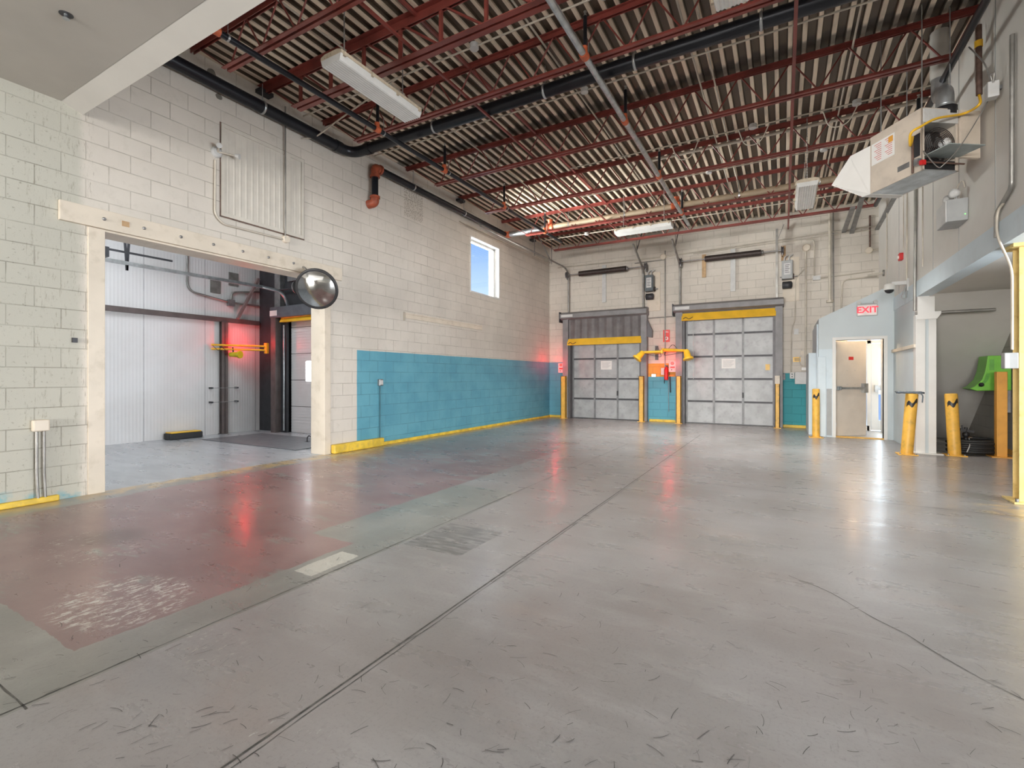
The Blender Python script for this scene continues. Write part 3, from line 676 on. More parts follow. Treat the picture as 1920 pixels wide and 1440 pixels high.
# ------------------------------------------------------------------ strip lights
def striplight(c, along, label, L=1.25, power=28, chainz=None, chains=(-.45, .45)):
    t = thing('striplight', tuple(c), label, 'striplight', 'wraparound striplights'); cx, cy, z = c
    W = .155; a = Vector((0,1,0)) if along == 'y' else Vector((1,0,0)); s = Vector((1,0,0)) if along == 'y' else Vector((0,1,0)); up = Vector((0,0,1)); c = Vector(c)
    def sec(pts): 
        p = [c-a*L/2+s*x_+up*z_ for x_, z_ in pts]; return MB().prism(p, a*L)
    sec([(-W,.075),(-W,.11),(-W*.6,.13),(W*.6,.13),(W,.11),(W,.075)]).build('housing', M['fixture'], t)
    prof_ = [(-W*.97,.075)]; 
    for k in range(17):
        x_ = -W*.85+k*W*1.7/16; prof_.append((x_, 0 if k % 2 else .010))
    prof_ += [(W*.97,.075)]; sec(prof_).build('lens', M['lens'], t)
    al = area('striplight_glow', (cx, cy, z-.004), (cx, cy, 0), .26 if along == 'y' else L*.95, L*.95 if along == 'y' else .26, power, (1, .98, .94)); al.data.spread = math.radians(105); al.rotation_euler = (0, 0, 0)
    for k in (-1, 1):
        for q_ in (-.5, -.17, .17, .5):
            p = c+s*k*W+a*q_*L*.93+up*.075; MB().box(p.x-.014, p.x+.014, p.y-.014, p.y+.014, p.z-.02, p.z+.025).build('latch', M['fixture'], t)
    for q_ in chains:
        b = MB()
        p = c+a*q_+up*.13; top = chainz or ZD; k = 0; z = p.z
        while z < top-.02:
            if k % 2: b.box(p.x-.003, p.x+.003, p.y-.008, p.y+.008, z, z+.026)
            else: b.box(p.x-.008, p.x+.008, p.y-.003, p.y+.003, z, z+.026)
            z += .022; k += 1
        b.build('chain', M['chain'], t)
p = onz(692, 155, 4.50); striplight((-4.07, 4.02, 4.50), 'y', 'large ribbed striplight hanging nearest the camera at upper left')
z3 = 4.52; pL = onz(1157, 438, z3); pR = onz(1257, 430, z3)
striplight(((pL.x+pR.x)/2, (pL.y+pR.y)/2, z3), 'x', 'striplight seen side-on hanging before the back wall', power=85)
pn = onz(1508, 347, 4.25); pf = onz(1508, 396, 4.25)
striplight((pf.x+.0, (pn.y+pf.y)/2, 4.25), 'y', 'striplight seen end-on beside the unit heater', L=1.2, power=50)
p = onz(1372, 2, 4.5); striplight((p.x, p.y-.55, 4.5), 'y', 'striplight barely showing at the top edge of the view, right of centre')
# thin conduits and junction boxes among the joists
def xrun(y, z, x0, x1, lab, boxes=(), r=.011):
    conduit('conduit', [(x0, y, z), (x1, y, z)], r, M['conduit'], lab)
    for ib, bx in enumerate(boxes):
        lb_ = 'round box on the '+lab.replace('thin pale ', '').replace('thin ', '').replace('just ', '') + ('' if len(boxes) == 1 else ', '+(('left', 'right') if len(boxes) == 2 else ('left', 'middle', 'right'))[ib])
        prop(MB().lathe((bx, y, z-.03), (0,0,1), [(0,.055),(.06,.055)], 8).build('junction_box', M['lgrey']), lb_, 'junction box', 'junction boxes under the roof')
xrun(4.75, 5.2, -6.3, 1.5, 'thin pale conduit crossing before the black pipe', (-3.2, -1.6, .1))
xrun(6.3, 5.25, -6.4, 1.6, 'thin pale conduit crossing just beyond the black pipe', (-2.4,))
xrun(8.2, 5.1, -3.4, 1.7, 'thin conduit crossing right of the silver branch', (-.4, .9))
xrun(9.6, 5.1, -3.8, 1.8, 'thin pale conduit crossing in front of the tan pipe', (-1.2, .6))
xrun(11.7, 4.96, -5.6, 1.5, 'thin pale conduit crossing beyond the tan pipe', (-4.4,))
xrun(9.05, 5.30, -2.2, XR-.05, 'thicker grey conduit along a joist toward the heater', (), .028)
for x, lab in ((-4.75, 'far left'), (-2.55, 'left of the silver branch'), (-1.0, 'right of the silver branch'), (.75, 'left of the heater'), (-.82, 'second right of the silver branch')):
    conduit('conduit', [(x, 3.0, 5.34), (x, 12.4, 5.34)], .012, M['conduit'], 'pale conduit running lengthwise under the deck, %s' % lab)
conduit('conduit', [(XL+.02, 4.85, 4.95), (XL+.15, 5.0, 5.0), (-6.0, 5.1, 5.2), (-4.4, 4.75, 5.2)], .012, M['conduit'], 'bent pale conduit leaving the left wall by the black pipe', bend=.1)
prop(MB().box(-4.0, -3.86, 3.5, 3.62, 5.22, 5.36).build('junction_box', M['galv']), 'metal outlet box under the deck above the near striplight', 'junction box')
for (x, y) in ((-1.6, 8.2), (-.6, 8.2), (.5, 8.2)):
    conduit('dangling_cable', [(x, y, 5.1), (x+.08, y+.1, 4.86), (x+.3, y+.05, 4.84), (x+.42, y, 5.08)], .008, M['conduit'], 'pale cable loop sagging between joists, %s' % {-1.6: 'leftmost', -.6: 'middle', .5: 'rightmost'}[x], 'cable', .12)

# ------------------------------------------------------------------ left wall fittings
t = thing('wall_hatch', (XL, 4.27, 3.4), 'cream corrugated hatch panel closed high over the wide opening', 'hatch')
b = MB(); y0, y1_, z0, z1 = 3.64, 4.90, 3.41, 4.64
b.box(XL, XL+.022, y0, y1_, z0, z0+.05); b.box(XL, XL+.022, y0, y1_, z1-.05, z1); b.box(XL, XL+.022, y0, y0+.04, z0+.05, z1-.05); b.box(XL, XL+.022, y1_-.04, y1_, z0+.05, z1-.05); b.box(XL, XL+.022, 4.58, 4.66, z0+.05, z1-.05); b.build('frame', M['hatch'], t); MB().box(XL, XL+.006, y0-.012, y1_+.016, z0-.014, z1+.012).build('gap_seal', M['brownpipe'], t)
vs = []; k = 0; yy = y0+.04; pr_ = []
while yy < y1_-.04: pr_ += [(yy, .010), (yy+.035, .010), (yy+.047, .0135), (yy+.058, .0135), (yy+.07, .010)]; yy += .085
n = len(pr_); b = MB(); b.add([(XL+d, yy, zz) for zz in (z0+.05, z1-.05) for yy, d in pr_], [(i, i+1, n+i+1, n+i) for i in range(n-1)]); b.build('corrugated_panel', mat('hatch_sheet', (.63, .59, .52), .5, var=.03), t)
XW = XL+.03
conduit('conduit', [onx(535,200,XW+.02), onx(535,447,XW+.02)], .011, M['dconduit'], 'thin vertical conduit crossing the right side of the corrugated hatch', bend=0)
conduit('conduit', [onx(404,300,XW), onx(403,402,XW), onx(418,420,XW), onx(533,449,XW)], .014, M['conduit'], 'conduit running down and under the corrugated hatch', bend=.12)
p = onx(534, 449, XL); prop(MB().lathe((XL, p.y, p.z), (1,0,0), [(0,.055),(.05,.055),(.06,.05)], 16).build('junction_box', M['cream']), 'round cream junction box at the bottom of the corrugated hatch', 'junction box')
p = onx(405, 286, XL); t = thing('floodlight', tuple(p), 'small twin-head wall lamp at the upper left of the corrugated hatch', 'wall lamp')
MB().lathe(p, (1,0,0), [(0,.07),(.03,.07),(.045,.05)], 16).build('base_plate', M['lgrey'], t)
for s, dd in ((-1, (.12, -.02, .05)), (1, (.14, .20, .0))):
    e_ = p+Vector(dd); MB().tube([p+Vector((.04,0,0)), e_], .012, 8).build('neck', M['conduit'], t); MB().lathe(e_, (.8, s*.6, -.2), [(-.05,.015),(0,.03),(.03,.035)], 12).build('socket', M['lgrey'], t)
p = onx(73, 797, XL); t = thing('outlet_box', (XL, p.y, p.z), 'cream electrical box with two conduits rising from the floor at far left', 'electrical box')
MB().box(XL, XL+.07, p.y-.06, p.y+.065, p.z-.06, p.z+.055).build('box', M['cream'], t, bevel=.012)
for s in (-.025, .03): MB().tube([(XL+.03, p.y+s, p.z-.06), (XL+.03, p.y+s, .3), (XL+.035, p.y+s+.01, .02)], .013, 8, .02).build('conduit', M['dconduit'], t)
p = onx(139, 638, XL); prop(MB().box(XL, XL+.03, p.y-.02, p.y+.02, p.z-.025, p.z+.025).build('wall_clip', M['dark']), 'small dark clip on the cream wall left of the opening', 'clip')
p = onx(711, 717, XL); t = thing('wall_socket', tuple(p), 'small grey socket on the blue painted band with a cord to the floor', 'socket')
MB().box(XL, XL+.06, p.y-.045, p.y+.045, p.z-.06, p.z+.06).build('box', M['steel'], t, bevel=.008); MB().box(XL+.06, XL+.066, p.y-.03, p.y+.035, p.z-.04, p.z+.04).build('cover', M['lgrey'], t)
MB().tube([(XL+.02, p.y, p.z-.06), (XL+.02, p.y, .02)], .011, 8).build('conduit', mat('blue_painted_conduit', (.03, .13, .17), .5), t)
p0, p1 = onx(757, 597, XL), onx(903, 618, XL)
t = thing('wall_rail', tuple(p0), 'long shallow cream rail mounted on the block wall above the blue band', 'rail')
b = MB(); b.box(XL, XL+.03, p0.y, p1.y, 2.43, 2.455); b.box(XL, XL+.03, p0.y, p1.y, 2.515, 2.54); b.box(XL, XL+.012, p0.y, p1.y, 2.455, 2.515); b.build('channel', M['cream'], t)
MB().box(XL, XL+.035, p0.y-.015, p0.y+.01, 2.38, 2.55).build('end_bracket', M['conduit'], t)
conduit('conduit', [onx(862,415,XL+.03), onx(1040,497,XL+.03)], .016, M['conduit'], 'pale conduit sloping along the left wall above the window', bend=0)
# convex mirror
mc = onx(594, 542, XL+.33); t = thing('convex_mirror', (XL, mc.y, mc.z), 'round convex safety mirror by the right end of the wide opening', 'mirror')
ax = Vector((.56, -.74, -.40)).normalized(); R_ = .30
prof_ = [(-.02, R_*.3), (-.01, R_), (.0, R_)]+[(.09*(1-(1-k/9)**2), R_*(1-k/9)*.985) for k in range(0, 10)]
MB().lathe(mc, ax, prof_, 40).build('mirror_face', M['mirror'], t)
MB().lathe(mc, ax, [(-.02, R_*.98), (-.02, R_+.012), (.012, R_+.012), (.014, R_*.985)], 40).build('rim', M['black'], t)
MB().tube([(XL, mc.y-.03, mc.z+.36), (XL+.08, mc.y-.03, mc.z+.36), mc-ax*.02+Vector((0,0,.05))], .014, 8, .05).build('bracket', M['dconduit'], t)

# ------------------------------------------------------------------ dock doors, back wall
def dock_door(i, X, label, curtain_z, bar_z, dark_side):
    x0, x1 = X; d = thing('door_%d' % i, ((x0+x1)/2, YB, 0), label, 'door', kind='structure'); yf = YB+.06
    n = 5; hs = 3.05/n; cols = [x0+.03, x0+(x1-x0)*.335, x0+(x1-x0)*.66, x1-.03]
    for k in range(n):
        s_ = MB().box(x0+.01, x1-.01, yf, yf+.05, k*hs+.012, (k+1)*hs-.004).build('door_section', M['panel'], d)
        b = MB(); b.box(x0+.01, x1-.01, yf-.012, yf, (k+1)*hs-.035, (k+1)*hs-.003); b.box(x0+.01, x1-.01, yf-.012, yf, k*hs+.012, k*hs+.028)
        for c_ in cols: b.box(c_-.026, c_+.026, yf-.016, yf, k*hs+.012, (k+1)*hs-.035)
        b.build('stiffener', M['stile'], s_)
        b = MB()
        if k:
            for c_ in cols: b.box(c_-.03, c_+.03, yf-.03, yf-.012, k*hs-.045, k*hs+.05)
            b.build('hinge', M['stile'], s_)
            MB().box(x0+.01, x1-.01, yf-.019, yf+.01, k*hs-.020, k*hs+.018).build('joint_seal', M['dark'], s_)
    MB().box(x0, x1, yf+.051, yf+.07, 0, DH).build('door_backing', M['dark'], d)  # added to stop outside light leaking between the door sections
    MB().box(x0+.01, x1-.01, yf-.02, yf+.06, 0, .015).build('bottom_seal', M['black'], d)
    mx0 = (x0+x1)/2
    MB().box(cols[2]-.02, cols[2]+.02, yf-.05, yf-.016, .72, .86).build('door_handle', M['dark'], d)
    p_ = (mx0+cols[1])/2+.05
    b = MB().box(mx0-.17, mx0+.17, yf-.006, yf-.001, 1.5, 1.76); lbl = b.build('notice_sheet', M['sign_white'], d)
    b = MB()
    for k in range(6): b.box(mx0-.13, mx0+.13-.03*(k % 3), yf-.008, yf-.006, 1.70-k*.03, 1.707-k*.03)
    b.build('printed_lines', M['greybox'], lbl)
    if i == 2: MB().box(x1-.22, x1-.12, yf-.02, yf-.016, 1.45, 1.6).build('yellow_sticker', M['bar'], d)
    # impact curtain enclosure
    t = thing('dock_curtain', (mx0, YB, 0), 'grey dock curtain frame with yellow bottom bar, on the '+('left' if i == 1 else 'right')+' door of the back wall', 'dock curtain')
    yq = YB-.20
    for xa_, xb_ in ((x0-.22, x0-.04), (x1+.0, x1+.17)):
        MB().box(xa_, xb_, yq, YB-.001, 0, 3.08).build('side_post', M['gframe'], t, bevel=.006)
        MB().box(xb_-.0 if xa_ < x0-.1 else xa_-.05, (xb_+.05) if xa_ < x0-.1 else xa_, yq+.06, YB+.05, 0, 3.06).build('guide_channel', M['dframe'], t)
    hz = 3.08
    MB().prism([(x0-.27, yq-.12, hz), (x0-.27, yq-.12, hz+.13), (x0-.27, yq, hz+.19), (x0-.27, YB-.001, hz+.19), (x0-.27, YB-.001, hz-.04), (x0-.27, yq+.02, hz-.04)], (x1-x0+.46, 0, 0)).build('header_housing', M['gframe'], t, bevel=.004)
    MB().box(x0-.29, x0-.27, yq-.13, YB-.001, hz-.12, hz+.2).build('housing_end_plate', M['dframe'], t)
    lp = MB().box(x0-.22, x0+.16, yq-.126, yq-.12, hz+.03, hz+.105).build('nameplate', M['lgrey'], t)
    # vinyl with soft folds
    yc = yq+.04; nn = 60; vs = []
    for zz in (curtain_z, hz):
        for k in range(nn+1):
            xx = x0-.02+(x1-x0+.02)*k/nn; am = .018 if zz == curtain_z else .004; vs.append((xx, yc+am*math.sin(k*.9)+am*.6*math.sin(k*2.1), zz))
    b = MB(); b.add(vs, [(k, k+1, nn+2+k, nn+1+k) for k in range(nn)], True); b.build('curtain', M['vinyl'], t)
    b = MB(); bx0, bx1 = x0-.06, x1+.02
    b.prism([(bx0, yc-.07, bar_z[0]), (bx0, yc+.03, bar_z[0]), (bx0, yc+.05, bar_z[1]), (bx0, yc-.02, bar_z[1]), (bx0, yc-.045, (bar_z[0]+bar_z[1])/2+.01)], (bx1-bx0, 0, 0)); bb = b.build('bottom_bar', M['bar'], t)
    MB().tube([(bx0+.05, yc-.08, bar_z[0]+.05), (bx0+.12, yc-.11, bar_z[0]+.09), (bx0+.2, yc-.1, bar_z[0]+.03), (bx0+.3, yc-.08, bar_z[0]+.09)], .009, 6, .03).build('tether', M['black'], bb)
    if i == 2: MB().tube([(x0+.24, yc-.06, bar_z[0]), (x0+.25, yc-.05, 1.22)], .006, 6).build('pull_rope', M['lgrey'], t)
    return t
z2 = ony(1200, 643, YB-.2).z; z1 = ony(1200, 630, YB-.2).z
dock_door(1, DL, 'grey panelled overhead dock door at the left of the back wall', z1, (z2, z1), 0)
z2 = ony(1455, 592, YB-.2).z; z1 = ony(1455, 577, YB-.2).z
dock_door(2, DR, 'grey panelled overhead dock door at the right of the back wall', z1, (z2, z1), 0)
# yellow protection posts at the dock frames
for u0, u1, vt, lab in ((1052,1061,705,'left of the left dock door'), (1198,1207,705,'right of the left dock door'), (1268,1277,704,'left of the right dock door'), (1453,1462,705,'right of the right dock door')):
    a_ = ony(u0, 780, YB-.3); c_ = ony(u1, 780, YB-.3); zt = 1.3
    t = thing('guard_post', ((a_.x+c_.x)/2, YB-.27, 0), 'yellow steel guard post at the %s' % lab, 'guard post', 'yellow guard posts at the dock doors')
    b = MB(); b.box(a_.x, c_.x, YB-.33, YB-.315, 0, zt); b.box(a_.x, a_.x+.014, YB-.33, YB-.24, 0, zt); b.box(c_.x-.014, c_.x, YB-.33, YB-.24, 0, zt); b.box(a_.x, c_.x, YB-.33, YB-.24, zt-.01, zt); b.build('channel', M['yellow'], t)
    if u0 == 1453: MB().box(a_.x-.002, c_.x+.002, YB-.334, YB-.31, zt-.2, zt+.003).build('white_cap', M['cream'], t)
    MB().box(a_.x-.03, c_.x+.03, YB-.36, YB-.21, 0, .012).build('base_plate', M['yellow'], t)

# torsion springs, shafts, drums
def spring(u0, v0_, u1, v1_, lab, extra):
    yy = YB-.22; a_ = ony(u0, v0_, yy); c_ = ony(u1, v1_, yy); z = (a_.z+c_.z)/2
    t = thing('torsion_spring', ((a_.x+c_.x)/2, yy, z), lab, 'spring', 'torsion springs above the dock doors')
    L = c_.x-a_.x; b = MB(); turns = 46; pts = []
    sag = lambda s_: .0
    for k in range(24): pass
    pr_ = []
    for k in range(turns*2+1): pr_.append((L*k/(turns*2), .072 if k % 2 else .082))
    b.lathe((a_.x, yy, z), (1,0,0), pr_, 14); b.build('coil', M['spring'], t)
    xs, xe = extra
    MB().tube([(xs, yy, z), (xe, yy, z)], .014, 8).build('shaft', M['steel'], t)
    for xx in (xs+.02, xe-.02):
        b = MB(); b.lathe((xx-.03, yy, z), (1,0,0), [(0,.10),(.015,.10),(.02,.075),(.045,.075),(.05,.10),(.06,.10)], 16); b.build('cable_drum', M['dframe'], t)
        MB().box(xx-.01, xx+.01, yy-.03, YB-.001, z-.14, z+.08).build('bearing_bracket', M['steel'], t)
    for xx in (a_.x-.02, c_.x+.0): MB().lathe((xx, yy, z), (1,0,0), [(0,.04),(.01,.055),(.05,.055),(.06,.03)], 12).build('winding_cone', M['steel'], t)
    MB().box((a_.x+c_.x)/2-.06, (a_.x+c_.x)/2+.06, YB-.05, YB-.001, z-.9, z+.22).build('mounting_pad', M['lgrey'], t)
    return t
spring(1086, 512, 1174, 505, 'black torsion spring on a shaft above the left dock door', (DL[0]-.08, DL[1]+.17))
t = spring(1322, 487, 1427, 472, 'rusty torsion spring on a shaft above the right dock door', (DR[0]-.1, DR[1]+.18))
p = ony(1320, 498, YB-.03); MB().box(p.x-.05, p.x+.05, YB-.045, YB-.001, p.z-.32, p.z+.3).build('wooden_pad', M['wood'], t)
p = ony(1468, 470, YB-.03); MB().box(p.x-.04, p.x+.06, YB-.045, YB-.001, p.z-.25, p.z+.12).build('wooden_pad', M['wood'], t)
# door tracks
def track(pts, lab, bend=.3, hang=None):
    t = thing('door_track', tuple(pts[0]), lab, 'door track', 'overhead door tracks on the back wall')
    b = MB(); b.tube(pts, .028, 6, bend); b.build('rail', M['dconduit'], t)
    if hang:
        b = MB(); 
        for h0, h1 in hang: b.bar(h0, h1, .03, .01)
        b.build('hanger', M['steel'], t)
yt = YB-.13
a_ = ony(1066, 560, yt); q1 = Vector((a_.x, yt, a_.z-.0)); zc = ony(1066, 512, yt).z
e1_ = Vector((XL+.16, 9.2, 4.62)); 
track([Vector((a_.x, yt, 3.28)), Vector((a_.x, yt, zc)), Vector((a_.x, yt-.3, zc+.12)), Vector((a_.x-.1, 9.0, 4.66))], 'door track rising from the left dock door and following the left wall', .35,
      [((a_.x-.06, 12.7, zc+.05), (a_.x-.06, 12.7, ZD)), ((a_.x-.06, 11.6, zc+.05), (a_.x-.06, 11.6, ZD)), ((a_.x-.06, 12.7, zc+.1), (a_.x-.06, 11.6, ZD-.1))])
def incl(ub, vb, ut, vt, ytop, lab):
    B_ = ony(ub, vb, yt); t_ = ony(ut, vt, ytop)
    track([Vector((B_.x, yt, 3.28)), Vector((B_.x, yt, B_.z)), Vector((B_.x, ytop, t_.z))], lab, .25, [((B_.x+.02, ytop+.3, t_.z-.1), (B_.x+.02, ytop+.3, ZD)), ((B_.x+.02, ytop+.3, t_.z-.1), (B_.x+.02, ytop+.9, ZD))])
incl(1206, 505, 1163, 461, 12.75, 'short inclined door track at the right side of the left dock door')
incl(1275, 498, 1229, 453, 12.75, 'short inclined door track at the left side of the right dock door')
xx = ony(1457, 500, yt).x
t = thing('door_track', (xx, yt, 3.2), 'straight vertical angle track at the right side of the right dock door', 'door track', 'overhead door tracks on the back wall')
MB().box(xx-.03, xx+.02, yt-.05, yt+.02, 3.27, 5.0).build('rail', M['dconduit'], t); MB().bar((xx, yt, 4.7), (xx+.15, yt, ZD-.3), .03, .01).build('hanger', M['steel'], t)
# three inclined channels in the top right corner
for (ub, vb, ut, vt), lab in zip(((1582,435,1606,388), (1597,437,1622,370), (1645,430,1672,379)), ('left', 'middle', 'right')):
    B_ = ony(ub, vb, YB-.02); T_ = Vector((B_.x, 12.2 if lab != 'right' else 11.9, ony(ut, vt, 12.2).z))
    prop(MB().bar(B_, T_, .09, .035).build('inclined_channel', M['steel']), 'inclined grey steel channel in the upper right corner of the back wall, %s of three' % lab, 'channel', 'inclined channels')

# operators
def operator(u, v, lab, m):
    p = ony(u, v, YB-.12); t = thing('door_operator', (p.x, YB, p.z), lab, 'door operator', 'door operators on the back wall')
    MB().box(p.x-.10, p.x+.26, YB-.035, YB-.001, p.z-.75, p.z+.35).build('backboard', M['cream'], t)
    MB().box(p.x-.12, p.x+.12, YB-.28, YB-.04, p.z-.22, p.z+.24).build('control_box', m, t, bevel=.015)
    lb = MB().box(p.x-.07, p.x+.07, YB-.284, YB-.28, p.z-.12, p.z+.16).build('label_plate', M['lgrey'], t)
    b = MB()
    for k in range(5): b.box(p.x-.05, p.x+.05-.02*(k % 2), YB-.286, YB-.284, p.z-.07+k*.045, p.z-.058+k*.045)
    b.build('printed_lines', M['dark'], lb)
    MB().lathe((p.x-.11, YB-.17, p.z-.36), (1,0,0), [(0,.06),(.01,.09),(.2,.09),(.22,.05)], 16).build('motor', M['dark'], t)
    MB().tube([(p.x-.16, YB-.14, p.z-.15), (p.x+.22, YB-.14, p.z-.15)], .014, 8).build('shaft', M['steel'], t)
    MB().lathe((p.x+.13, YB-.14, p.z-.15), (1,0,0), [(0,.07),(.015,.07)], 16).build('sprocket', M['spring'], t)
    for s in (-.06, .04): MB().tube([(p.x+s, YB-.16, p.z+.24), (p.x+s, YB-.16, p.z+.34), (p.x+s+.08, YB-.1, p.z+.4)], .018, 8, .05).build('flex_conduit', M['lgrey'], t)
operator(1219, 533, 'dark door operator box on a cream backboard between the dock doors', mat('slate_box', (.09, .11, .12), .4))
operator(1476, 508, 'grey door operator box on a cream backboard right of the right dock door', M['greybox'])

# red control lights
def redbox(u, v, lab, big=True):
    p = ony(u, v, YB-.1); t = thing('signal_control_box', (p.x, YB, p.z), lab, 'control box', 'red-lit control boxes')
    MB().box(p.x-.10, p.x+.10, YB-.11, YB-.001, p.z-.20, p.z+.10).build('box', M['lgrey'], t, bevel=.008)
    MB().lathe((p.x, YB-.11, p.z+.04), (0,-1,0), [(0,.045),(.02,.045),(.035,.03)], 14).build('red_lens', M['redlamp'], t)
    MB().box(p.x-.06, p.x+.06, YB-.114, YB-.11, p.z-.09, p.z-.05).build('button_plate', M['red'], t)
    MB().lathe((p.x-.02, YB-.11, p.z-.14), (0,-1,0), [(0,.015),(.012,.015)], 10).build('button', M['black'], t)
    point('signal_glow', (p.x-.04, YB-.48, p.z+.06), 8, (1, .01, .03))
redbox(1052, 687, 'white control box with a lit red lamp in the left corner of the back wall')
redbox(1261, 684, 'white control box with a lit red lamp between the two dock doors')
# dock loading lights (articulated yellow arms)
def dlight(base, elbow, tip, lab):
    t = thing('loading_light', tuple(base), lab, 'loading light', 'yellow loading lights')
    MB().box(base.x-.04, base.x+.04, YB-.06, YB-.001, base.z-.2, base.z+.2).build('wall_bracket', M['dframe'], t)
    MB().tube([Vector((base.x, YB-.06, base.z)), base], .02).build('pivot', M['dframe'], t)
    for s in (-.022, .022): MB().tube([base+Vector((0,0,s)), elbow+Vector((0,0,s))], .026, 8).build('arm', M['bar'], t)
    MB().tube([elbow, tip], .036, 8).build('arm', M['bar'], t)
    MB().lathe(elbow, (0,0,1), [(-.05,.04),(.05,.04)], 12).build('elbow_joint', M['bar'], t)
    ax_ = Vector((.25, -.15, -.95)) if lab.endswith('right') else Vector((-.55, -.3, -.7))
    MB().lathe(tip+Vector((0,0,-.0)), ax_, [(-.03,.04),(0,.07),(.18,.09),(.19,.12),(.24,.135),(.25,.11)], 20).build('lamp_head', M['bar'], t)
    MB().tube([base+Vector((0,0,.05)), base.lerp(elbow,.3)+Vector((0,0,.18)), base.lerp(elbow,.6)+Vector((0,0,.05)), elbow+Vector((0,0,-.16)), tip+Vector((.04,0,-.03))], .006, 6, .1).build('cable', M['black'], t)
bz = ony(1240, 660, YB-.5).z
A0 = ony(1227, 662, YB-.32); A1 = ony(1240, 659, YB-.75); A2 = ony(1204, 661, YB-.95)
dlight(Vector((A0.x, YB-.2, bz)), Vector((A1.x, YB-.7, bz)), Vector((A2.x, YB-.9, bz-.02)), 'yellow articulated loading light whose lamp hangs at the left')
A0 = ony(1268, 662, YB-.32); A1 = ony(1242, 659, YB-.62); A2 = ony(1286, 660, YB-.9)
dlight(Vector((A0.x, YB-.2, bz+.05)), Vector((A1.x, YB-.55, bz+.05)), Vector((A2.x, YB-.85, bz)), 'yellow articulated loading light whose lamp hangs at the right')
# fire sign, extinguisher bracket
p = ony(1250, 630, YB); t = thing('fire_extinguisher_sign', (p.x, YB, p.z), 'red fire extinguisher sign on the block wall between the dock doors', 'sign')
sg = MB().box(p.x-.09, p.x+.09, YB-.03, YB-.022, p.z-.17, p.z+.17).build('sign_plate', M['sign_red'], t)
textpart('lettering', 'FIRE', (p.x, YB-.031, p.z+.11), FACE_CAM, .065, M['sign_white'], sg)
b = MB(); b.lathe((p.x, YB-.03, p.z-.07), (0,-1,0), [(0,.05),(.003,.05)], 20); b.build('disc', M['sign_white'], sg)
b = MB(); b.prism([(p.x-.03, YB-.034, p.z-.06), (p.x+.03, YB-.034, p.z-.06), (p.x, YB-.034, p.z-.105)], (0, -.002, 0)); b.box(p.x-.01, p.x+.01, YB-.036, YB-.034, p.z-.065, p.z-.03); b.build('arrow', M['sign_red'], sg)
MB().box(p.x-.02, p.x+.02, YB-.022, YB-.001, p.z-.1, p.z+.1).build('standoff', M['steel'], t)
p = ony(1249, 698, YB-.08); t = thing('fire_extinguisher', (p.x, YB-.08, p.z-.2), 'slim red fire extinguisher hanging on the wall beside the red-lit box', 'fire extinguisher')
MB().lathe((p.x, YB-.08, p.z-.22), (0,0,1), [(0,.02),(.005,.05),(.02,.055),(.30,.055),(.35,.03),(.38,.02)], 18).build('cylinder', M['red'], t)
MB().box(p.x-.02, p.x+.05, YB-.1, YB-.06, p.z+.16, p.z+.2).build('valve_handle', M['black'], t); MB().tube([(p.x+.03, YB-.08, p.z+.18), (p.x+.09, YB-.08, p.z+.1), (p.x+.08, YB-.08, p.z-.1)], .009, 6, .05).build('hose', M['black'], t)
MB().box(p.x-.03, p.x+.03, YB-.03, YB-.001, p.z-.1, p.z+.12).build('wall_bracket', M['steel'], t)
p = ony(1243, 695, YB-.03); prop(MB().box(p.x-.05, p.x+.05, YB-.06, YB-.001, p.z-.12, p.z+.08).build('push_button_station', M['lgrey'], bevel=.006), 'small white push-button box on the orange patch of wall', 'switch box')
p = ony(1226, 704, YB-.03); prop(MB().box(p.x-.06, p.x+.06, YB-.05, YB-.001, p.z-.04, p.z+.04).build('outlet_box', M['galv']), 'small metal box at the bottom of the orange patch of wall', 'electrical box')
conduit('hanging_cable', [ony(1256,706,YB-.05), ony(1257,736,YB-.05)], .016, M['black'], 'thick black cable hanging down the blue wall between the dock doors', 'cable', 0)
conduit('hanging_cable', [ony(1253,708,YB-.03), ony(1254,772,YB-.03)], .007, M['steel'], 'thin chain hanging low on the blue wall between the dock doors', 'cable', 0)
p = ony(1246, 715, YB); t = thing('wall_hook', tuple(p), 'small dark hook on the blue wall between the dock doors', 'hook'); MB().tube([p+Vector((0,0,.04)), p+Vector((0,-.03,.02)), p+Vector((0,-.05,-.04)), p+Vector((0,-.01,-.06))], .01, 6, .03).build('hook', M['dark'], t)
p = ony(1215, 615, YB-.15); t = thing('canvas_flap', (p.x, YB-.1, p.z), 'dark hanging flap beside the top right of the left dock door', 'flap'); MB().prism([(p.x-.05, YB-.16, p.z+.3), (p.x-.04, YB-.16, p.z-.25), (p.x+.11, YB-.16, p.z-.27), (p.x+.12, YB-.16, p.z-.08), (p.x+.02, YB-.16, p.z+.15)], (0,.1,0)).build('flap_sheet', M['dframe'], t)

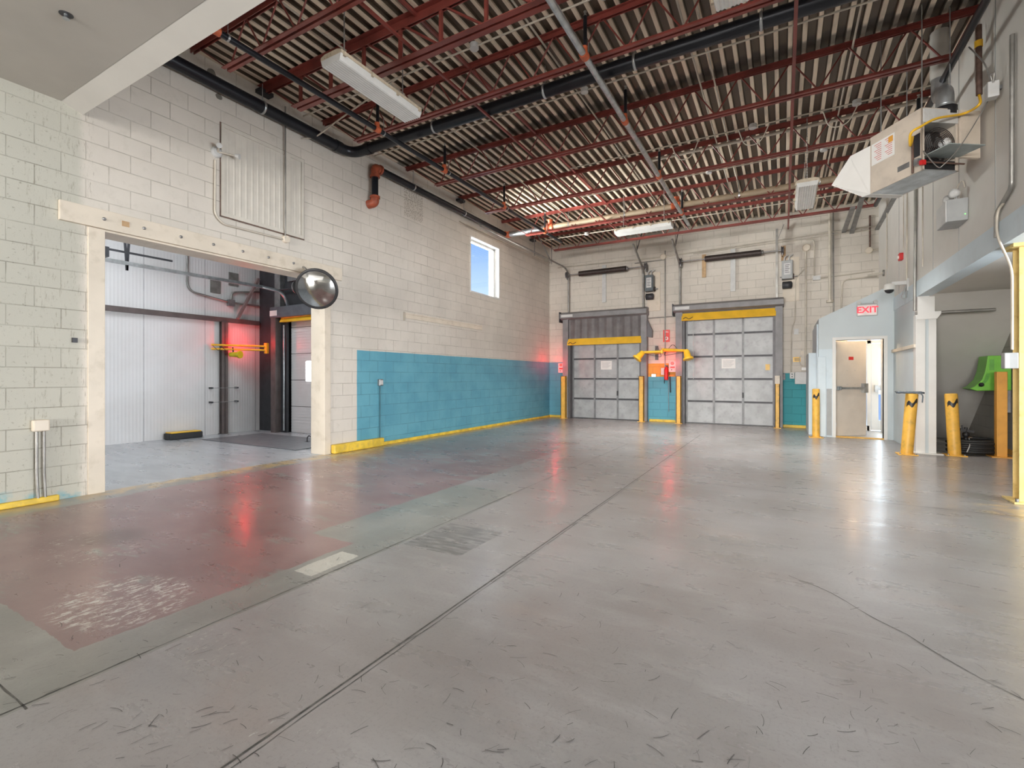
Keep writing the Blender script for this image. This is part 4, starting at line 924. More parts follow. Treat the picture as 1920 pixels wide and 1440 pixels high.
# conduits on the back wall
yc = YB-.03
def bc(pts, lab, r=.014, m='conduit', bend=.12): conduit('conduit', [ony(u, v, yc) for u, v in pts], r, M[m], lab, bend=bend)
bc([(1247,470),(1247,700)], 'dark vertical conduit between the two dock doors', .016, 'dconduit', 0)
bc([(1046,502),(1240,482),(1640,424)], 'upper pale conduit crossing the whole back wall', .018)
bc([(1300,476),(1640,430)], 'lower pale conduit crossing the right half of the back wall', .014)
bc([(1190,494),(1245,487)], 'short grey conduit left of the round box between the doors', .014, 'dconduit', 0)
bc([(1214,597),(1268,593)], 'short dark conduit joining the two curtain frames', .012, 'dconduit', 0)
bc([(1511,466),(1511,690)], 'pale vertical conduit down to the grey panel right of the dock doors', .02, 'conduit', 0)
bc([(1511,450),(1527,449),(1527,520)], 'pale arched conduit beside the round junction box', .014)
bc([(1508,505),(1492,522),(1491,600),(1484,618),(1483,700)], 'crooked pale conduit running down right of the dock door', .012)
bc([(1511,525),(1640,508)], 'pale horizontal conduit toward the right corner', .011)
bc([(1645,517),(1580,525),(1577,580)], 'pale arched conduit dropping behind the sloped bulkhead', .016)
bc([(1562,395),(1563,600)], 'dark vertical pipe reaching behind the sloped bulkhead', .016, 'dconduit', 0)
p = ony(1556, 565, YB-.06); t = thing('vertical_pipe', (p.x, YB-.06, p.z-.03), 'thick pale vertical pipe ending in a round cap on the back wall', 'pipe')
MB().tube([(p.x, YB-.06, p.z), (p.x, YB-.06, ony(1557, 400, YB-.06).z)], .032, 10).build('pipe_run', M['conduit'], t); MB().lathe((p.x, YB-.06, p.z-.03), (0,0,1), [(0,.075),(.06,.075)], 14).build('end_cap', M['conduit'], t)
bc([(1631,404),(1631,465)], 'rusty short drop pipe in the upper right corner', .018, 'brownpipe', 0)
bc([(1628,470),(1645,468)], 'short pale stub pipe in the upper right corner', .018, 'conduit', 0)
for u, v, r, lab in ((1244,482,.085,'round junction box between the dock doors'), (1512,465,.09,'round junction box right of the right dock door'), (1629,470,.075,'round pipe flange in the upper right corner')):
    p = ony(u, v, YB); prop(MB().lathe((p.x, YB-.001, p.z), (0,-1,0), [(0,r),(.06,r),(.07,r*.8)], 18).build('junction_box', M['cream']), 'cream '+lab, 'junction box')
p = ony(1531, 522, YB); prop(MB().box(p.x-.08, p.x+.08, YB-.09, YB-.001, p.z-.05, p.z+.05).build('junction_box', M['lgrey']), 'pale rectangular junction box right of the right dock door', 'junction box')
p = ony(1493, 622, YB); prop(MB().box(p.x-.05, p.x+.05, YB-.05, YB-.001, p.z-.07, p.z+.07).build('small_switch', M['lgrey']), 'small pale box high above the teal paint', 'switch box')
p = ony(1494, 674, YB); t = thing('caution_sign', tuple(p), 'small yellow sign above the teal paint', 'sign'); s_ = MB().box(p.x-.08, p.x+.08, YB-.006, YB-.001, p.z-.06, p.z+.06).build('sign_plate', M['bar'], t)
b = MB(); [b.box(p.x-.05, p.x+.05, YB-.008, YB-.006, p.z+dz, p.z+dz+.012) for dz in (-.03, -.005, .02)]; b.build('printed_lines', M['black'], s_)
p = ony(1504, 708, YB); t = thing('electrical_panel', tuple(p), 'light grey electrical cabinet at the top of the teal paint', 'electrical cabinet')
MB().box(p.x-.16, p.x+.16, YB-.16, YB-.001, p.z-.16, p.z+.14).build('cabinet', M['lgrey'], t, bevel=.006); MB().box(p.x-.15, p.x+.15, YB-.166, YB-.16, p.z-.15, p.z+.13).build('door', M['lgrey'], t); MB().box(p.x+.11, p.x+.13, YB-.175, YB-.166, p.z-.02, p.z+.02).build('latch', M['black'], t)
p = ony(1508, 692, YB); MB().box(p.x-.06, p.x+.06, YB-.12, YB-.001, p.z-.03, p.z+.04).build('conduit_hub', M['sign_white'], t)
p = ony(1485, 704, YB); t = thing('push_button_station', tuple(p), 'small grey two-button switch box above the teal paint', 'switch box'); MB().box(p.x-.05, p.x+.05, YB-.06, YB-.001, p.z-.08, p.z+.08).build('box', M['lgrey'], t, bevel=.005)
for dz in (-.03, .03): MB().lathe((p.x, YB-.06, p.z+dz), (0,-1,0), [(0,.015),(.01,.015)], 10).build('button', M['black'], t)
p = ony(1469, 705, YB); prop(MB().box(p.x-.04, p.x+.04, YB-.05, YB-.001, p.z-.1, p.z+.06).build('dark_switch', M['dframe']), 'dark switch box at the edge of the right dock frame above the teal paint', 'switch box')
p = ony(1504, 662, YB); prop(MB().box(p.x-.035, p.x+.035, YB-.04, YB-.001, p.z-.05, p.z+.05).build('socket', M['cream']), 'small cream socket with cords above the grey cabinet', 'socket')
conduit('extension_cord', [ony(1500,668,YB-.05), ony(1498,680,YB-.08), ony(1507,690,YB-.1), ony(1517,700,YB-.12), ony(1515,730,YB-.05), ony(1520,760,YB-.04), ony(1516,795,YB-.04)], .008, M['cream'], 'cream cord hanging from the socket beside the grey cabinet', 'cord', .1)

# ------------------------------------------------------------------ vestibule, exit, right side
zl = ony(1535, 598, VY).z; zr = ony(1683, 531, VY).z
DX0 = ony(1567, 700, VY).x; DX1 = ony(1657, 700, VY).x; DZ = ony(1600, 637, VY).z
XV0 = ony(1535, 700, VY).x
def zt_(x): return zl+(zr-zl)*(x-XV0)/(XR-XV0)
b = MB(); th_ = .12
b.prism([(XV0, VY, 0), (DX0, VY, 0), (DX0, VY, zt_(DX0)), (XV0, VY, zl)], (0, th_, 0)); b.prism([(DX1, VY, 0), (XR, VY, 0), (XR, VY, zr), (DX1, VY, zt_(DX1))], (0, th_, 0)); b.prism([(DX0, VY, DZ), (DX1, VY, DZ), (DX1, VY, zt_(DX1)), (DX0, VY, zt_(DX0))], (0, th_, 0))
b.build('wall_vestibule', M['palegrey'], **st)
MB().prism([(XV0, VY+th_, zl), (XR, VY+th_, zr), (XR, VY+th_, zr-.1), (XV0, VY+th_, zl-.1)], (0, YB-VY-th_, 0)).build('ceiling_bulkhead', M['palegrey'], **st)
MB().box(XV0-.03, XV0+.09, VY+th_, YB, 0, zl-.1).build('wall_vestibule_side', M['pale'], **st)
MB().box(XV0-.17, XV0-.03, VY+.3, YB-.001, 0, 1.80).build('wall_low_boxing', M['pale'], **st)
MB().box(XV0+.0, DX0-.06, VY-.012, VY, 0, 1.86).build('trim_16', M['pale'], **st)
MB().box(XV0-.02, XV0+.13, VY-.05, VY, 0, 1.70).build('trim_17', M['pale'], bevel=.004, **st)
prop(MB().box(XV0+.14, DX0-.07, VY-.016, VY-.012, .03, 1.02).build('kick_plate', M['greybox']), 'grey steel kick plate on the wall left of the open exit door', 'kick plate')
MB().box(XR, XR+.14, 10.25, VY+.05, 0, 2.62).build('wall_right_lower', M['palegrey'], **st)
zl1 = onx(1679, 661, XR).z
b = MB(); b.box(XR-.014, XR, 10.25, VY-.02, 0, zl1); b.build('trim_18', M['pale'], **st)
MB().box(XR-.05, XR, 10.27, VY-.02, zl1, zl1+.06).build('trim_19', M['cream'], bevel=.006, **st)
MB().box(XV0, XR, VY+th_, YB, 2.35, 2.42).build('ceiling_vestibule', M['drywall'], **st)
MB().box(XV0+.09, EX1, VY+.03, YB+.3, .001, .006).build('floor_vestibule', M['tile'], **st)
MB().box(XR+.0, XR+.10, VY+.05, 13.7, 0, 2.4).build('wall_vestibule_right', M['drywall'], **st)
MB().box(XR+.1, EX1+.1, 13.62, 13.70, 0, 2.6).build('wall_pocket', M['drywall'], **st)
# door frame + open leaf
d3 = thing('door_3', (DX0, VY, 0), 'cream exit door standing open with a push bar', 'door', kind='structure')
b = MB(); fz = .045
b.box(DX0-.06, DX0, VY-.02, VY+th_+.01, 0, DZ+.06); b.box(DX1, DX1+.06, VY-.02, VY+th_+.01, 0, DZ+.06); b.box(DX0, DX1, VY-.02, VY+th_+.01, DZ, DZ+.06); b.build('door_frame', M['white'], d3)
hx, hy_ = DX0+.005, VY+th_+.0; W_ = DX1-DX0-.02
# leaf direction chosen so its free edge stands at the measured sight line
best = min((abs(960+F_PX*((( -SN*(hy_+math.sin(a)*W_)+0)-0) if False else ((CS*(hx+math.cos(a)*W_)+SN*(hy_+math.sin(a)*W_))/(-SN*(hx+math.cos(a)*W_)+CS*(hy_+math.sin(a)*W_))))-1624.5), a) for a in [math.radians(k) for k in range(20, 88)])
an = best[1]; dv = Vector((math.cos(an), math.sin(an), 0)); nv = Vector((dv.y, -dv.x, 0))
b = MB(); o_ = Vector((hx, hy_, .01))
b.prism([o_, o_+dv*W_, o_+dv*W_-nv*.045, o_-nv*.045], (0, 0, DZ-.02)); leaf = b.build('door_leaf', M['doorleaf'], d3)
pb = MB().bar(o_+dv*.06+nv*.06+Vector((0,0,1.02)), o_+dv*(W_-.1)+nv*.06+Vector((0,0,1.02)), .03, .045).build('push_bar', M['galv'], leaf)
b = MB(); e_ = o_+dv*(W_-.08)+nv*.001+Vector((0,0,1.02)); b.bar(e_, e_+nv*.075, .10, .20); b.build('latch_case', M['galv'], leaf)
b = MB(); e_ = o_+dv*.06+nv*.001+Vector((0,0,1.02)); b.bar(e_, e_+nv*.07, .06, .08); b.build('bar_bracket', M['galv'], leaf)
e_ = o_+dv*(W_*.5)+nv*.001+Vector((0,0,1.66)); s_ = MB().bar(e_, e_+nv*.003, .12, .07).build('red_notice', M['red'], leaf)
b = MB()
for dx_, dz_ in ((-.1, .0), (.1, .0), (-.1, -.3), (.1, -.3)): e_ = o_+dv*(W_*.5+dx_)+nv*.001+Vector((0,0,1.40+dz_)); b.bar(e_, e_+nv*.003, .02, .006)
b.build('tape_remains', M['greybox'], leaf)
for z in (.25, 1.05, 1.8): MB().box(DX0-.004, DX0+.012, VY+th_-.03, VY+th_+.012, z-.05, z+.05).build('hinge', M['galv'], d3)
prop(MB().box(DX0, DX1, VY-.03, VY+th_, .001, .02).build('threshold', M['yellow']), 'yellow-brown threshold strip under the open exit door', 'threshold')
# glazed exit door at the back
d5 = thing('door_5', (EX0, YB, 0), 'white glazed exterior door glimpsed beyond the open exit door', 'door', kind='structure')
gx0 = ony(1640, 700, YB).x; g0 = ony(1648, 700, YB).x
b = MB(); 
for x0, x1 in ((EX0, EX0+.05), (gx0-.14, gx0-.07), (EX1-.06, EX1)): b.box(x0, x1, YB+.02, YB+.14, 0, 2.45)
b.box(EX0, EX1, YB+.02, YB+.14, 2.39, 2.45); b.box(EX0, EX1, YB+.02, YB+.14, 2.06, 2.13); b.box(EX0, gx0-.1, YB+.02, YB+.14, 0, .12); b.build('door_frame', M['white'], d5)
b = MB(); b.box(gx0-.06, g0, YB+.05, YB+.10, .02, 2.05); b.box(EX1-.2, EX1-.07, YB+.05, YB+.10, .02, 2.05); b.box(g0, EX1-.2, YB+.05, YB+.10, .02, .25); b.box(g0, EX1-.2, YB+.05, YB+.10, 1.93, 2.05); b.box(g0, EX1-.2, YB+.05, YB+.10, .96, 1.08); b.build('door_leaf', M['white'], d5)
MB().box(g0, EX1-.2, YB+.072, YB+.078, .25, 1.93).build('glass_pane', M['glass'], d5); MB().box(EX0+.05, gx0-.14, YB+.075, YB+.081, .12, 2.39).build('glass_pane', M['glass'], d5)
b = MB(); b.bar((g0-.04, YB-.02, 1.0), (EX1-.15, YB-.02, 1.0), .03, .05); b.box(g0-.08, g0-.02, YB-.05, YB+.05, .92, 1.08); b.build('push_bar', M['galv'], d5)
point('vestibule_lamp', (1.35, 12.85, 2.22), 30, (1, .70, .42), .06)
# exit sign
p = ony(1626, 580, VY-.06); t = thing('exit_sign', (p.x, VY, p.z), 'white box sign reading EXIT in red with two lamp heads', 'exit sign')
MB().box(p.x-.17, p.x+.17, VY-.07, VY-.001, p.z-.13, p.z+.10).build('housing', M['lgrey'], t, bevel=.008)
fc = MB().box(p.x-.155, p.x+.155, VY-.074, VY-.07, p.z-.115, p.z+.085).build('face_plate', mat('lit_sign_face', (.8, .74, .72), .4, emit=(1, .62, .60), es=.10), t)
textpart('exit_letters', 'EXIT', (p.x, VY-.078, p.z-.015), FACE_CAM, .175, M['exit_red'], fc, bold=.005)
for s in (-.13, .13):
    MB().lathe((p.x+s, VY-.045, p.z+.14), (s*2, -.8, .1), [(-.02,.02),(0,.035),(.03,.04)], 14).build('lamp_head', M['lgrey'], t)
MB().box(p.x-.15, p.x+.15, VY-.06, VY-.02, p.z+.10, p.z+.125).build('lamp_rail', M['greybox'], t)
# boxed column beside the vestibule
c0, c1 = 1.925, 2.19; yk = 10.24
t = thing('boxed_column', (2.03, yk+.1, 0), 'white painted steel column at the corner of the bay under the stairs', 'column')
b = MB(); b.box(c0, c1, yk, yk+.012, 0, 2.30); b.box(c0, c1, yk+.15, yk+.162, 0, 2.30); b.box((c0+c1)/2-.006, (c0+c1)/2+.006, yk, yk+.16, 0, 2.30)
b = MB(); b.box(c0, (c0+c1)/2-.01, yk, yk+.18, 0, 2.30); b.box((c0+c1)/2-.01, (c0+c1)/2+.01, yk+.03, yk+.18, 0, 2.30); b.box((c0+c1)/2+.01, c1, yk+.012, yk+.18, 0, 2.30); b.build('shaft', M['white'], t, bevel=.003)
MB().prism([(c0, yk-.03, 2.22), (c1, yk-.03, 2.22), (c1+.05, yk-.03, 2.3), (c1+.05, yk-.03, 2.34), (c1-.03, yk-.03, 2.34), (c1-.03, yk-.03, 2.60), (c0+.02, yk-.03, 2.60), (c0+.02, yk-.03, 2.3)], (0,.22,0)).build('capital', M['white'], t)
MB().box(c0-.06, c1+.08, yk-.06, yk+.24, 0, .015).build('base_plate', M['white'], t)
# recess under the stairs
XK = 3.25
MB().box(XR+.14, XK+.2, 13.55, 13.62, 0, 2.6).build('wall_recess_back', M['drywall'], **st)
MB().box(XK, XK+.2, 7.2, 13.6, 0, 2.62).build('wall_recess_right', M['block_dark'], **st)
s0 = onx(1905, 598, XK); s1 = onx(1825, 785, XK); sl = (s1.z-s0.z)/(s1.y-s0.y); ytop = s0.y-(2.62-s0.z)/(-sl)
MB().prism([(XR+.14, ytop, 2.62), (XR+.14, 13.56, 2.62+sl*(13.56-ytop)), (XR+.14, 13.56, 2.9+sl*(13.56-ytop)), (XR+.14, ytop, 2.9)], (XK-XR-.14, 0, 0)).build('ceiling_stair_soffit', M['drywall'], **st)
MB().box(XR+.14, XK, 13.50, 13.55, 0, .12).build('baseboard_recess', M['curb'], **st)
MB().box(XK-.03, XK, 7.2, 13.5, 0, .08).build('baseboard_recess_right', M['orange'], **st)

# ------------------------------------------------------------------ bollards
def bollard(base, top, r, m, lab, rough_top=True):
    t = thing('bollard', tuple(base), lab, 'bollard', 'yellow bollards')
    ax_ = (top-base); L = ax_.length
    MB().lathe(base, ax_, [(0, r), (L-.012, r), (L, r-.01), (L+.003, r*.5)], 24).build('post', m, t)
    MB().box(base.x-.13, base.x+.13, base.y-.13, base.y+.13, 0, .014).build('base_plate', m, t, bevel=.003)
    # torn black tape patch wrapped on the camera side
    u_ = ax_.normalized(); c_ = base+u_*(L-.16); vs = []; fs = []; n_ = 10
    for k in range(n_+1):
        a = -PI/2-.9+1.8*k/n_; off = .03*math.sin(k*.9); 
        for h_ in (-.035, .035): vs.append(c_+Vector((math.cos(a), math.sin(a), 0))*(r+.0015)+u_*(h_+off+.05*(k/n_-.5)))
    b = MB(); b.add(vs, [(2*k, 2*k+2, 2*k+3, 2*k+1) for k in range(n_)], True); b.build('tape_patch', M['black'], t)
    for s in ((-.1,-.1),(.1,-.1)): MB().lathe((base.x+s[0], base.y+s[1], .014), (0,0,1), [(0,.012),(.02,.012)], 6).build('anchor_bolt', M['steel'], t)
    return t
B1 = onz(1530, 820); bollard(B1, Vector((B1.x, B1.y, 1.02)), .068, M['yellow'], 'yellow bollard standing left of the open exit door')
B2 = onz(1700, 852); bt = ony(1710, 738, B2.y-.03); bollard(B2, bt, .082, M['yellow'], 'leaning yellow bollard with grey rope on top beside the white column')
B3 = onz(1790, 854); bt3 = ony(1783, 738, B3.y); bollard(B3, bt3, .082, M['yellow'], 'yellow bollard tilting left in front of the bay under the stairs')
b = MB(); pts = []
for k in range(40):
    a = k*.62; rr_ = .10+.04*math.sin(k*1.3); pts.append(bt+Vector((math.cos(a)*rr_-.03+.05*math.sin(k*.7), math.sin(a)*rr_*.7, .018+.012*math.sin(k*2.1))))
b.tube(pts, .010, 6); b.tube([bt+Vector((.08,-.05,.02)), bt+Vector((.12,-.09,-.02)), bt+Vector((.11,-.1,-.14))], .009, 6, .03)
prop(b.build('coiled_rope', mat('blue_grey_rope', (.13, .16, .19), .8)), 'blue-grey rope bundled on top of the leaning bollard', 'rope')
# square orange post
B4 = onz(1877, 857); t = thing('square_post', tuple(B4), 'square orange steel post standing before the green basin', 'post')
hw = .062; z4 = H+(V0-697)/F_PX*(B4.y/ray(1877)[1])
b = MB(); b.box(B4.x-hw, B4.x+hw, B4.y-.05, B4.y+.07, 0, z4); b.build('tube', M['orange'], t, bevel=.008); MB().box(B4.x-.14, B4.x+.14, B4.y-.12, B4.y+.14, 0, .012).build('base_plate', M['orange'], t)
# tall pale yellow column at the right edge
PX, PY = 2.02, 6.68
x0 = 2.062
t = thing('yellow_column', (x0+.09, PY+.07, 0), 'tall pale yellow steel column at the right edge of the view', 'column')
b = MB(); b.box(x0, x0+.17, PY, PY+.012, 0, 2.59); b.box(x0, x0+.17, PY+.15, PY+.162, 0, 2.59); b.box(x0+.08, x0+.09, PY+.012, PY+.15, 0, 2.59); b.build('flange_section', M['pyellow'], t)
MB().box(x0-.06, x0+.23, PY-.08, PY+.24, 0, .02).build('base_plate', M['pyellow'], t, bevel=.004); MB().box(x0-.06, x0+.23, PY-.06, PY+.22, 2.565, 2.60).build('cap_plate', M['pyellow'], t)
for s in (-.03, .2): MB().lathe((x0+s, PY-.045, .02), (0,0,1), [(0,.014),(.03,.014)], 6).build('anchor_bolt', M['steel'], t)
p = ony(1893, 676, PY-.08); t = thing('switch_box', tuple(p), 'grey switch box on the tall pale yellow column', 'switch box')
MB().box(p.x-.035, p.x+.07, PY-.07, PY+.02, p.z-.08, p.z+.08).build('box', M['greybox'], t, bevel=.008); MB().box(p.x-.03, p.x+.0, PY-.075, PY-.07, p.z-.07, p.z+.07).build('cover', M['sign_white'], t)
MB().tube([(p.x+.03, PY-.04, p.z+.11), (p.x+.03, PY-.04, 2.35), ony(1868, 440, PY-.12), ony(1870, 395, PY-.2), Vector((XR-.03, 6.6, 3.0))], .012, 8, .1).build('conduit', M['conduit'], t)

# green basin on the recess wall, black coil with nozzle
t_ = 10.75
def gy(u, v): return ony(u, v, t_)
t = thing('eyewash_basin', tuple(gy(1870, 732)), 'lime green moulded plastic basin fixed in the bay under the stairs', 'basin')
prf = [gy(1818,729), gy(1828,724), gy(1841,712), gy(1847,697), gy(1850,680), gy(1852,667), gy(1906,666), gy(1912,732), gy(1832,733)]
prf = [Vector((min(p.x, XK-.02), p.y, p.z)) for p in prf]
MB().prism(prf, (0, .42, 0)).build('shell', M['green'], t, bevel=.012)
q_ = [gy(1856,700), gy(1853,712), gy(1842,724), gy(1834,726), gy(1845,713), gy(1850,700)]; MB().prism([p-Vector((0,.004,0)) for p in q_], (0,.006,0)).build('recess_panel', mat('dark_green_plastic', (.10, .36, .04), .4), t)
MB().lathe(gy(1838, 722)-Vector((0,.03,0)), (0,-1,.3), [(0,.03),(.03,.035),(.05,.02)], 12).build('nozzle', M['black'], t)
MB().box(gy(1855,670).x, gy(1864,670).x, t_-.006, t_-.001, gy(1850,694).z, gy(1850,674).z).build('label_patch', mat('dull_green_label', (.13, .40, .06), .5), t)
MB().box(XK-.12, XK-.001, t_+.1, t_+.32, prf[-1].z-.35, prf[-1].z+.1).build('wall_bracket', M['steel'], t)
hc = onz(1834, 856); t = thing('hose_coil', (hc.x, hc.y+.32, 0), 'flat black coiled hose lying on the floor behind the bollards', 'hose')
b = MB(); pts = []
for k in range(150):
    a = k*2*PI/24; rr_ = .26-.02*((k//24) % 2); pts.append(Vector((hc.x+math.cos(a)*rr_*1.15, hc.y+.32+math.sin(a)*rr_*.9, .03+.034*(k/24))))
b.tube(pts, .026, 8).build('coil', M['rubber'], t)
MB().tube([pts[-1], pts[-1]+Vector((-.1,-.2,.02)), Vector((hc.x-.1, hc.y+.0, .16)), Vector((hc.x-.14, hc.y-.02, .06))], .008, 6, .05).build('strap', M['lgrey'], t)
pz = onz(1811, 845); pz = Vector((ony(1811,700,hc.y+.25).x, hc.y+.25, .2)); t = thing('hose_nozzle', tuple(pz), 'black valve nozzle standing up from the coiled hose', 'nozzle')
b = MB(); b.lathe((pz.x, pz.y, .2), (0,0,1), [(0,.05),(.02,.05),(.03,.02),(.08,.025),(.10,.045),(.14,.045),(.16,.02),(.24,.02)], 14); b.build('body', M['black'], t)
b = MB(); b.bar((pz.x-.07, pz.y, .40), (pz.x+.10, pz.y, .37), .035, .04); b.bar((pz.x-.05, pz.y, .47), (pz.x-.02, pz.y, .36), .02, .02); b.build('handle', M['black'], t)

# ------------------------------------------------------------------ right wall fittings
def rw(u, v, off=.03): return onx(u, v, XR-off)
def rc(pts, lab, r=.014, m='conduit', bend=.1, off=.03): conduit('conduit', [rw(u, v, off) for u, v in pts], r, M[m], lab, bend=bend)
rc([(1717,340),(1715,583)], 'dark vertical pipe down the right wall left of the white column', .022, 'dconduit', 0)
rc([(1701,350),(1700,525)], 'pale vertical conduit above the dome camera', .014, 'conduit', 0)
rc([(1694,470),(1694,360)], 'thin pale conduit rising from the red alarm box', .008, 'conduit', 0)
rc([(1663,350),(1663,505)], 'thin pale conduit at the far end of the right wall', .010, 'conduit', 0)
rc([(1730,330),(1730,500)], 'thin pale conduit right of the dark vertical pipe', .010, 'conduit', 0)
rc([(1898,65),(1897,350),(1868,400),(1868,445)], 'grey vertical conduit bending left near the right edge of the wall', .020, 'dconduit', .06)
rc([(1835,48),(1836,178)], 'rusty brown gas pipe dropping down the right wall', .028, 'brownpipe', 0, .1)
MBy = MB().lathe(rw(1835,82,.1)-Vector((0,0,.04)), (0,0,1), [(0,.036),(.07,.036)], 12); prop(MBy.build('pipe_label', M['bar']), 'yellow band round the rusty gas pipe', 'pipe band')
p = onx(1716, 588, XR-.03); conduit('conduit', [p, p+Vector((.5, 0, 0)), p+Vector((.98, 0, 0))], .026, M['dconduit'], 'dark pipe passing sideways behind the white column into the bay', bend=0)
p = rw(1689, 482); t = thing('alarm_box', tuple(p), 'small red alarm box on the right wall', 'alarm'); MB().box(XR-.06, XR-.001, p.y-.06, p.y+.08, p.z-.06, p.z+.07).build('box', M['red'], t, bevel=.006); MB().lathe((XR-.06, p.y, p.z), (-1,0,0), [(0,.03),(.02,.03)], 12).build('strobe', M['sign_white'], t)
p = rw(1655, 512); t = thing('pipe_stub', tuple(p), 'short pipe valve sticking out of the far end of the right wall', 'valve'); MB().tube([Vector((XR, p.y, p.z)), Vector((XR-.12, p.y, p.z)), Vector((XR-.28, p.y+.1, p.z-.01))], .02, 8, .04).build('pipe', M['conduit'], t); MB().lathe((XR-.001, p.y, p.z), (-1,0,0), [(0,.07),(.03,.07)], 12).build('flange', M['dconduit'], t)
p = rw(1703, 535, 0); t = thing('dome_camera', tuple(p), 'white dome security camera on a bracket beside the column', 'security camera')
MB().box(XR-.03, XR-.001, p.y-.07, p.y+.09, p.z-.1, p.z+.12).build('wall_plate', M['lgrey'], t)
MB().bar((XR-.02, p.y, p.z+.05), (XR-.24, p.y, p.z+.05), .05, .06).build('bracket', M['lgrey'], t)
MB().lathe((XR-.27, p.y, p.z+.06), (0,0,-1), [(0,.03),(.02,.075),(.08,.08),(.09,.085),(.12,.085)], 20).build('housing', M['white'], t)
MB().lathe((XR-.27, p.y, p.z-.06), (0,0,-1), [(0,.07),(.03,.062),(.055,.035),(.062,.01)], 20).build('dome', M['black'], t)
b = MB()
for k in (0, .04): b.tube([(XR-.04, p.y-.03+k, p.z-.02), (XR-.1, p.y-.03+k, p.z-.22), (XR-.03, p.y-.02+k, p.z-.24), (XR-.02, p.y-.02+k, p.z)], .008, 6, .05)
b.build('cable_loop', M['greybox'], t)
# emergency battery light
pb_ = onx(1816, 408, XR); yb0 = pb_.y; yb1 = yb0+.42; z0 = pb_.z-.02; z1 = z0+.27
t = thing('emergency_light', (XR, yb0, z0), 'grey emergency lighting battery box on the right wall with two lamp heads', 'emergency light')
MB().box(XR-.2, XR-.001, yb0, yb1, z0, z1).build('battery_box', M['greybox'], t, bevel=.006)
MB().box(XR-.21, XR-.2, yb0+.01, yb1-.01, z0, z1-.01).build('cover', M['lgrey'], t)
for dy in (.05, .3):
    MB().tube([(XR-.1, yb0+dy, z1), (XR-.1, yb0+dy, z1+.05)], .012, 8).build('neck', M['greybox'], t); MB().lathe((XR-.1, yb0+dy, z1+.08), (-.7,-.5,-.1), [(-.03,.02),(0,.05),(.05,.055),(.055,.03)], 14).build('lamp_head', M['lgrey'], t)
MB().lathe((XR-.03, yb0-.001, z0+.07), (0,-1,0), [(0,.005),(.003,.005)], 8).build('indicator', mat('green_indicator', (.1, .8, .1), .4, emit=(.1, 1, .1), es=3), t)
MB().tube([(XR-.05, yb0+.2, z1), (XR-.06, yb0+.22, z1+.2), (XR-.02, yb0+.12, z1+.26), (XR-.01, yb0+.1, z1+.15)], .008, 6, .06).build('flex_cable', M['conduit'], t)
# relay box
p = rw(1858, 168, .08); t = thing('junction_box', tuple(p), 'small grey relay box with a cable bow beside the rusty gas pipe', 'junction box')
MB().box(XR-.12, XR-.03, p.y-.06, p.y+.04, p.z-.10, p.z+.06).build('box', M['lgrey'], t, bevel=.006); MB().box(XR-.03, XR-.001, p.y-.02, p.y+.02, p.z-.02, p.z+.02).build('mount', M['steel'], t)
b = MB(); b.tube([(XR-.08, p.y-.04, p.z+.06), (XR-.1, p.y-.05, p.z+.13), (XR-.08, p.y-.1, p.z+.13), (XR-.08, p.y-.06, p.z+.04)], .008, 6, .04); b.tube([(XR-.08, p.y-.01, p.z+.06), (XR-.12, p.y+.02, p.z+.3), (XR-.2, p.y+.2, p.z+.6)], .007, 6, .1); b.build('cable', M['dconduit'], t)

# ------------------------------------------------------------------ unit heater
def hp(u, v, d):   # point at depth d along the view axis
    du = (u-960)/F_PX; return Vector(((-SN+CS*du)*d, (CS+SN*du)*d, H+(V0-v)/F_PX*d))
dn, df = 5.27, 5.95
N0 = hp(1728.5, 201, dn); N1 = hp(1728.5, 319.6, dn); F0 = hp(1632, 257, df)
fx = (F0-N0); fx.z = 0; Lh = fx.length; fx.normalize(); sx_ = Vector((fx.y, -fx.x, 0)); Wd = .44; Hh = .69
zt, zb_ = N0.z, N0.z-Hh
t = thing('unit_heater', (N0.x+.2, N0.y+.2, zb_), 'beige gas unit heater hung by the right wall with its rear fan exposed', 'heater')
A = Vector((N0.x, N0.y, 0)); up = Vector((0,0,1))
def hb(a0, a1, s0, s1, z0, z1): 
    b = MB(); pts = [A+fx*a0+sx_*s0, A+fx*a1+sx_*s0, A+fx*a1+sx_*s1, A+fx*a0+sx_*s1]; b.prism([p+up*z0 for p in pts], up*(z1-z0)); return b
hb(.0, Lh, 0, .012, zb_, zt).build('side_panel', M['heater'], t); hb(.0, Lh, Wd-.012, Wd, zb_, zt).build('side_panel', M['heater'], t)
hb(0, Lh, .012, Wd-.012, zb_, zb_+.012).build('bottom_panel', M['galv'], t); hb(0, Lh, .012, Wd-.012, zt-.012, zt).build('top_panel', M['heater'], t)
hb(.20, Lh, .012, Wd-.012, zb_+.012, zt-.012).build('inner_case', M['dark'], t)
hb(.0, .014, .0, .03, zb_, zt).build('rear_flange', M['heater'], t); hb(0, .014, Wd-.03, Wd, zb_, zt).build('rear_flange', M['heater'], t)
hb(-.01, .19, .012, Wd-.012, zt-.165, zt-.012).build('vent_housing', M['lgrey'], t, bevel=.006)
hb(.02, .2, .012, Wd-.012, zb_+.02, zb_+.12).build('burner_tray', M['black'], t)
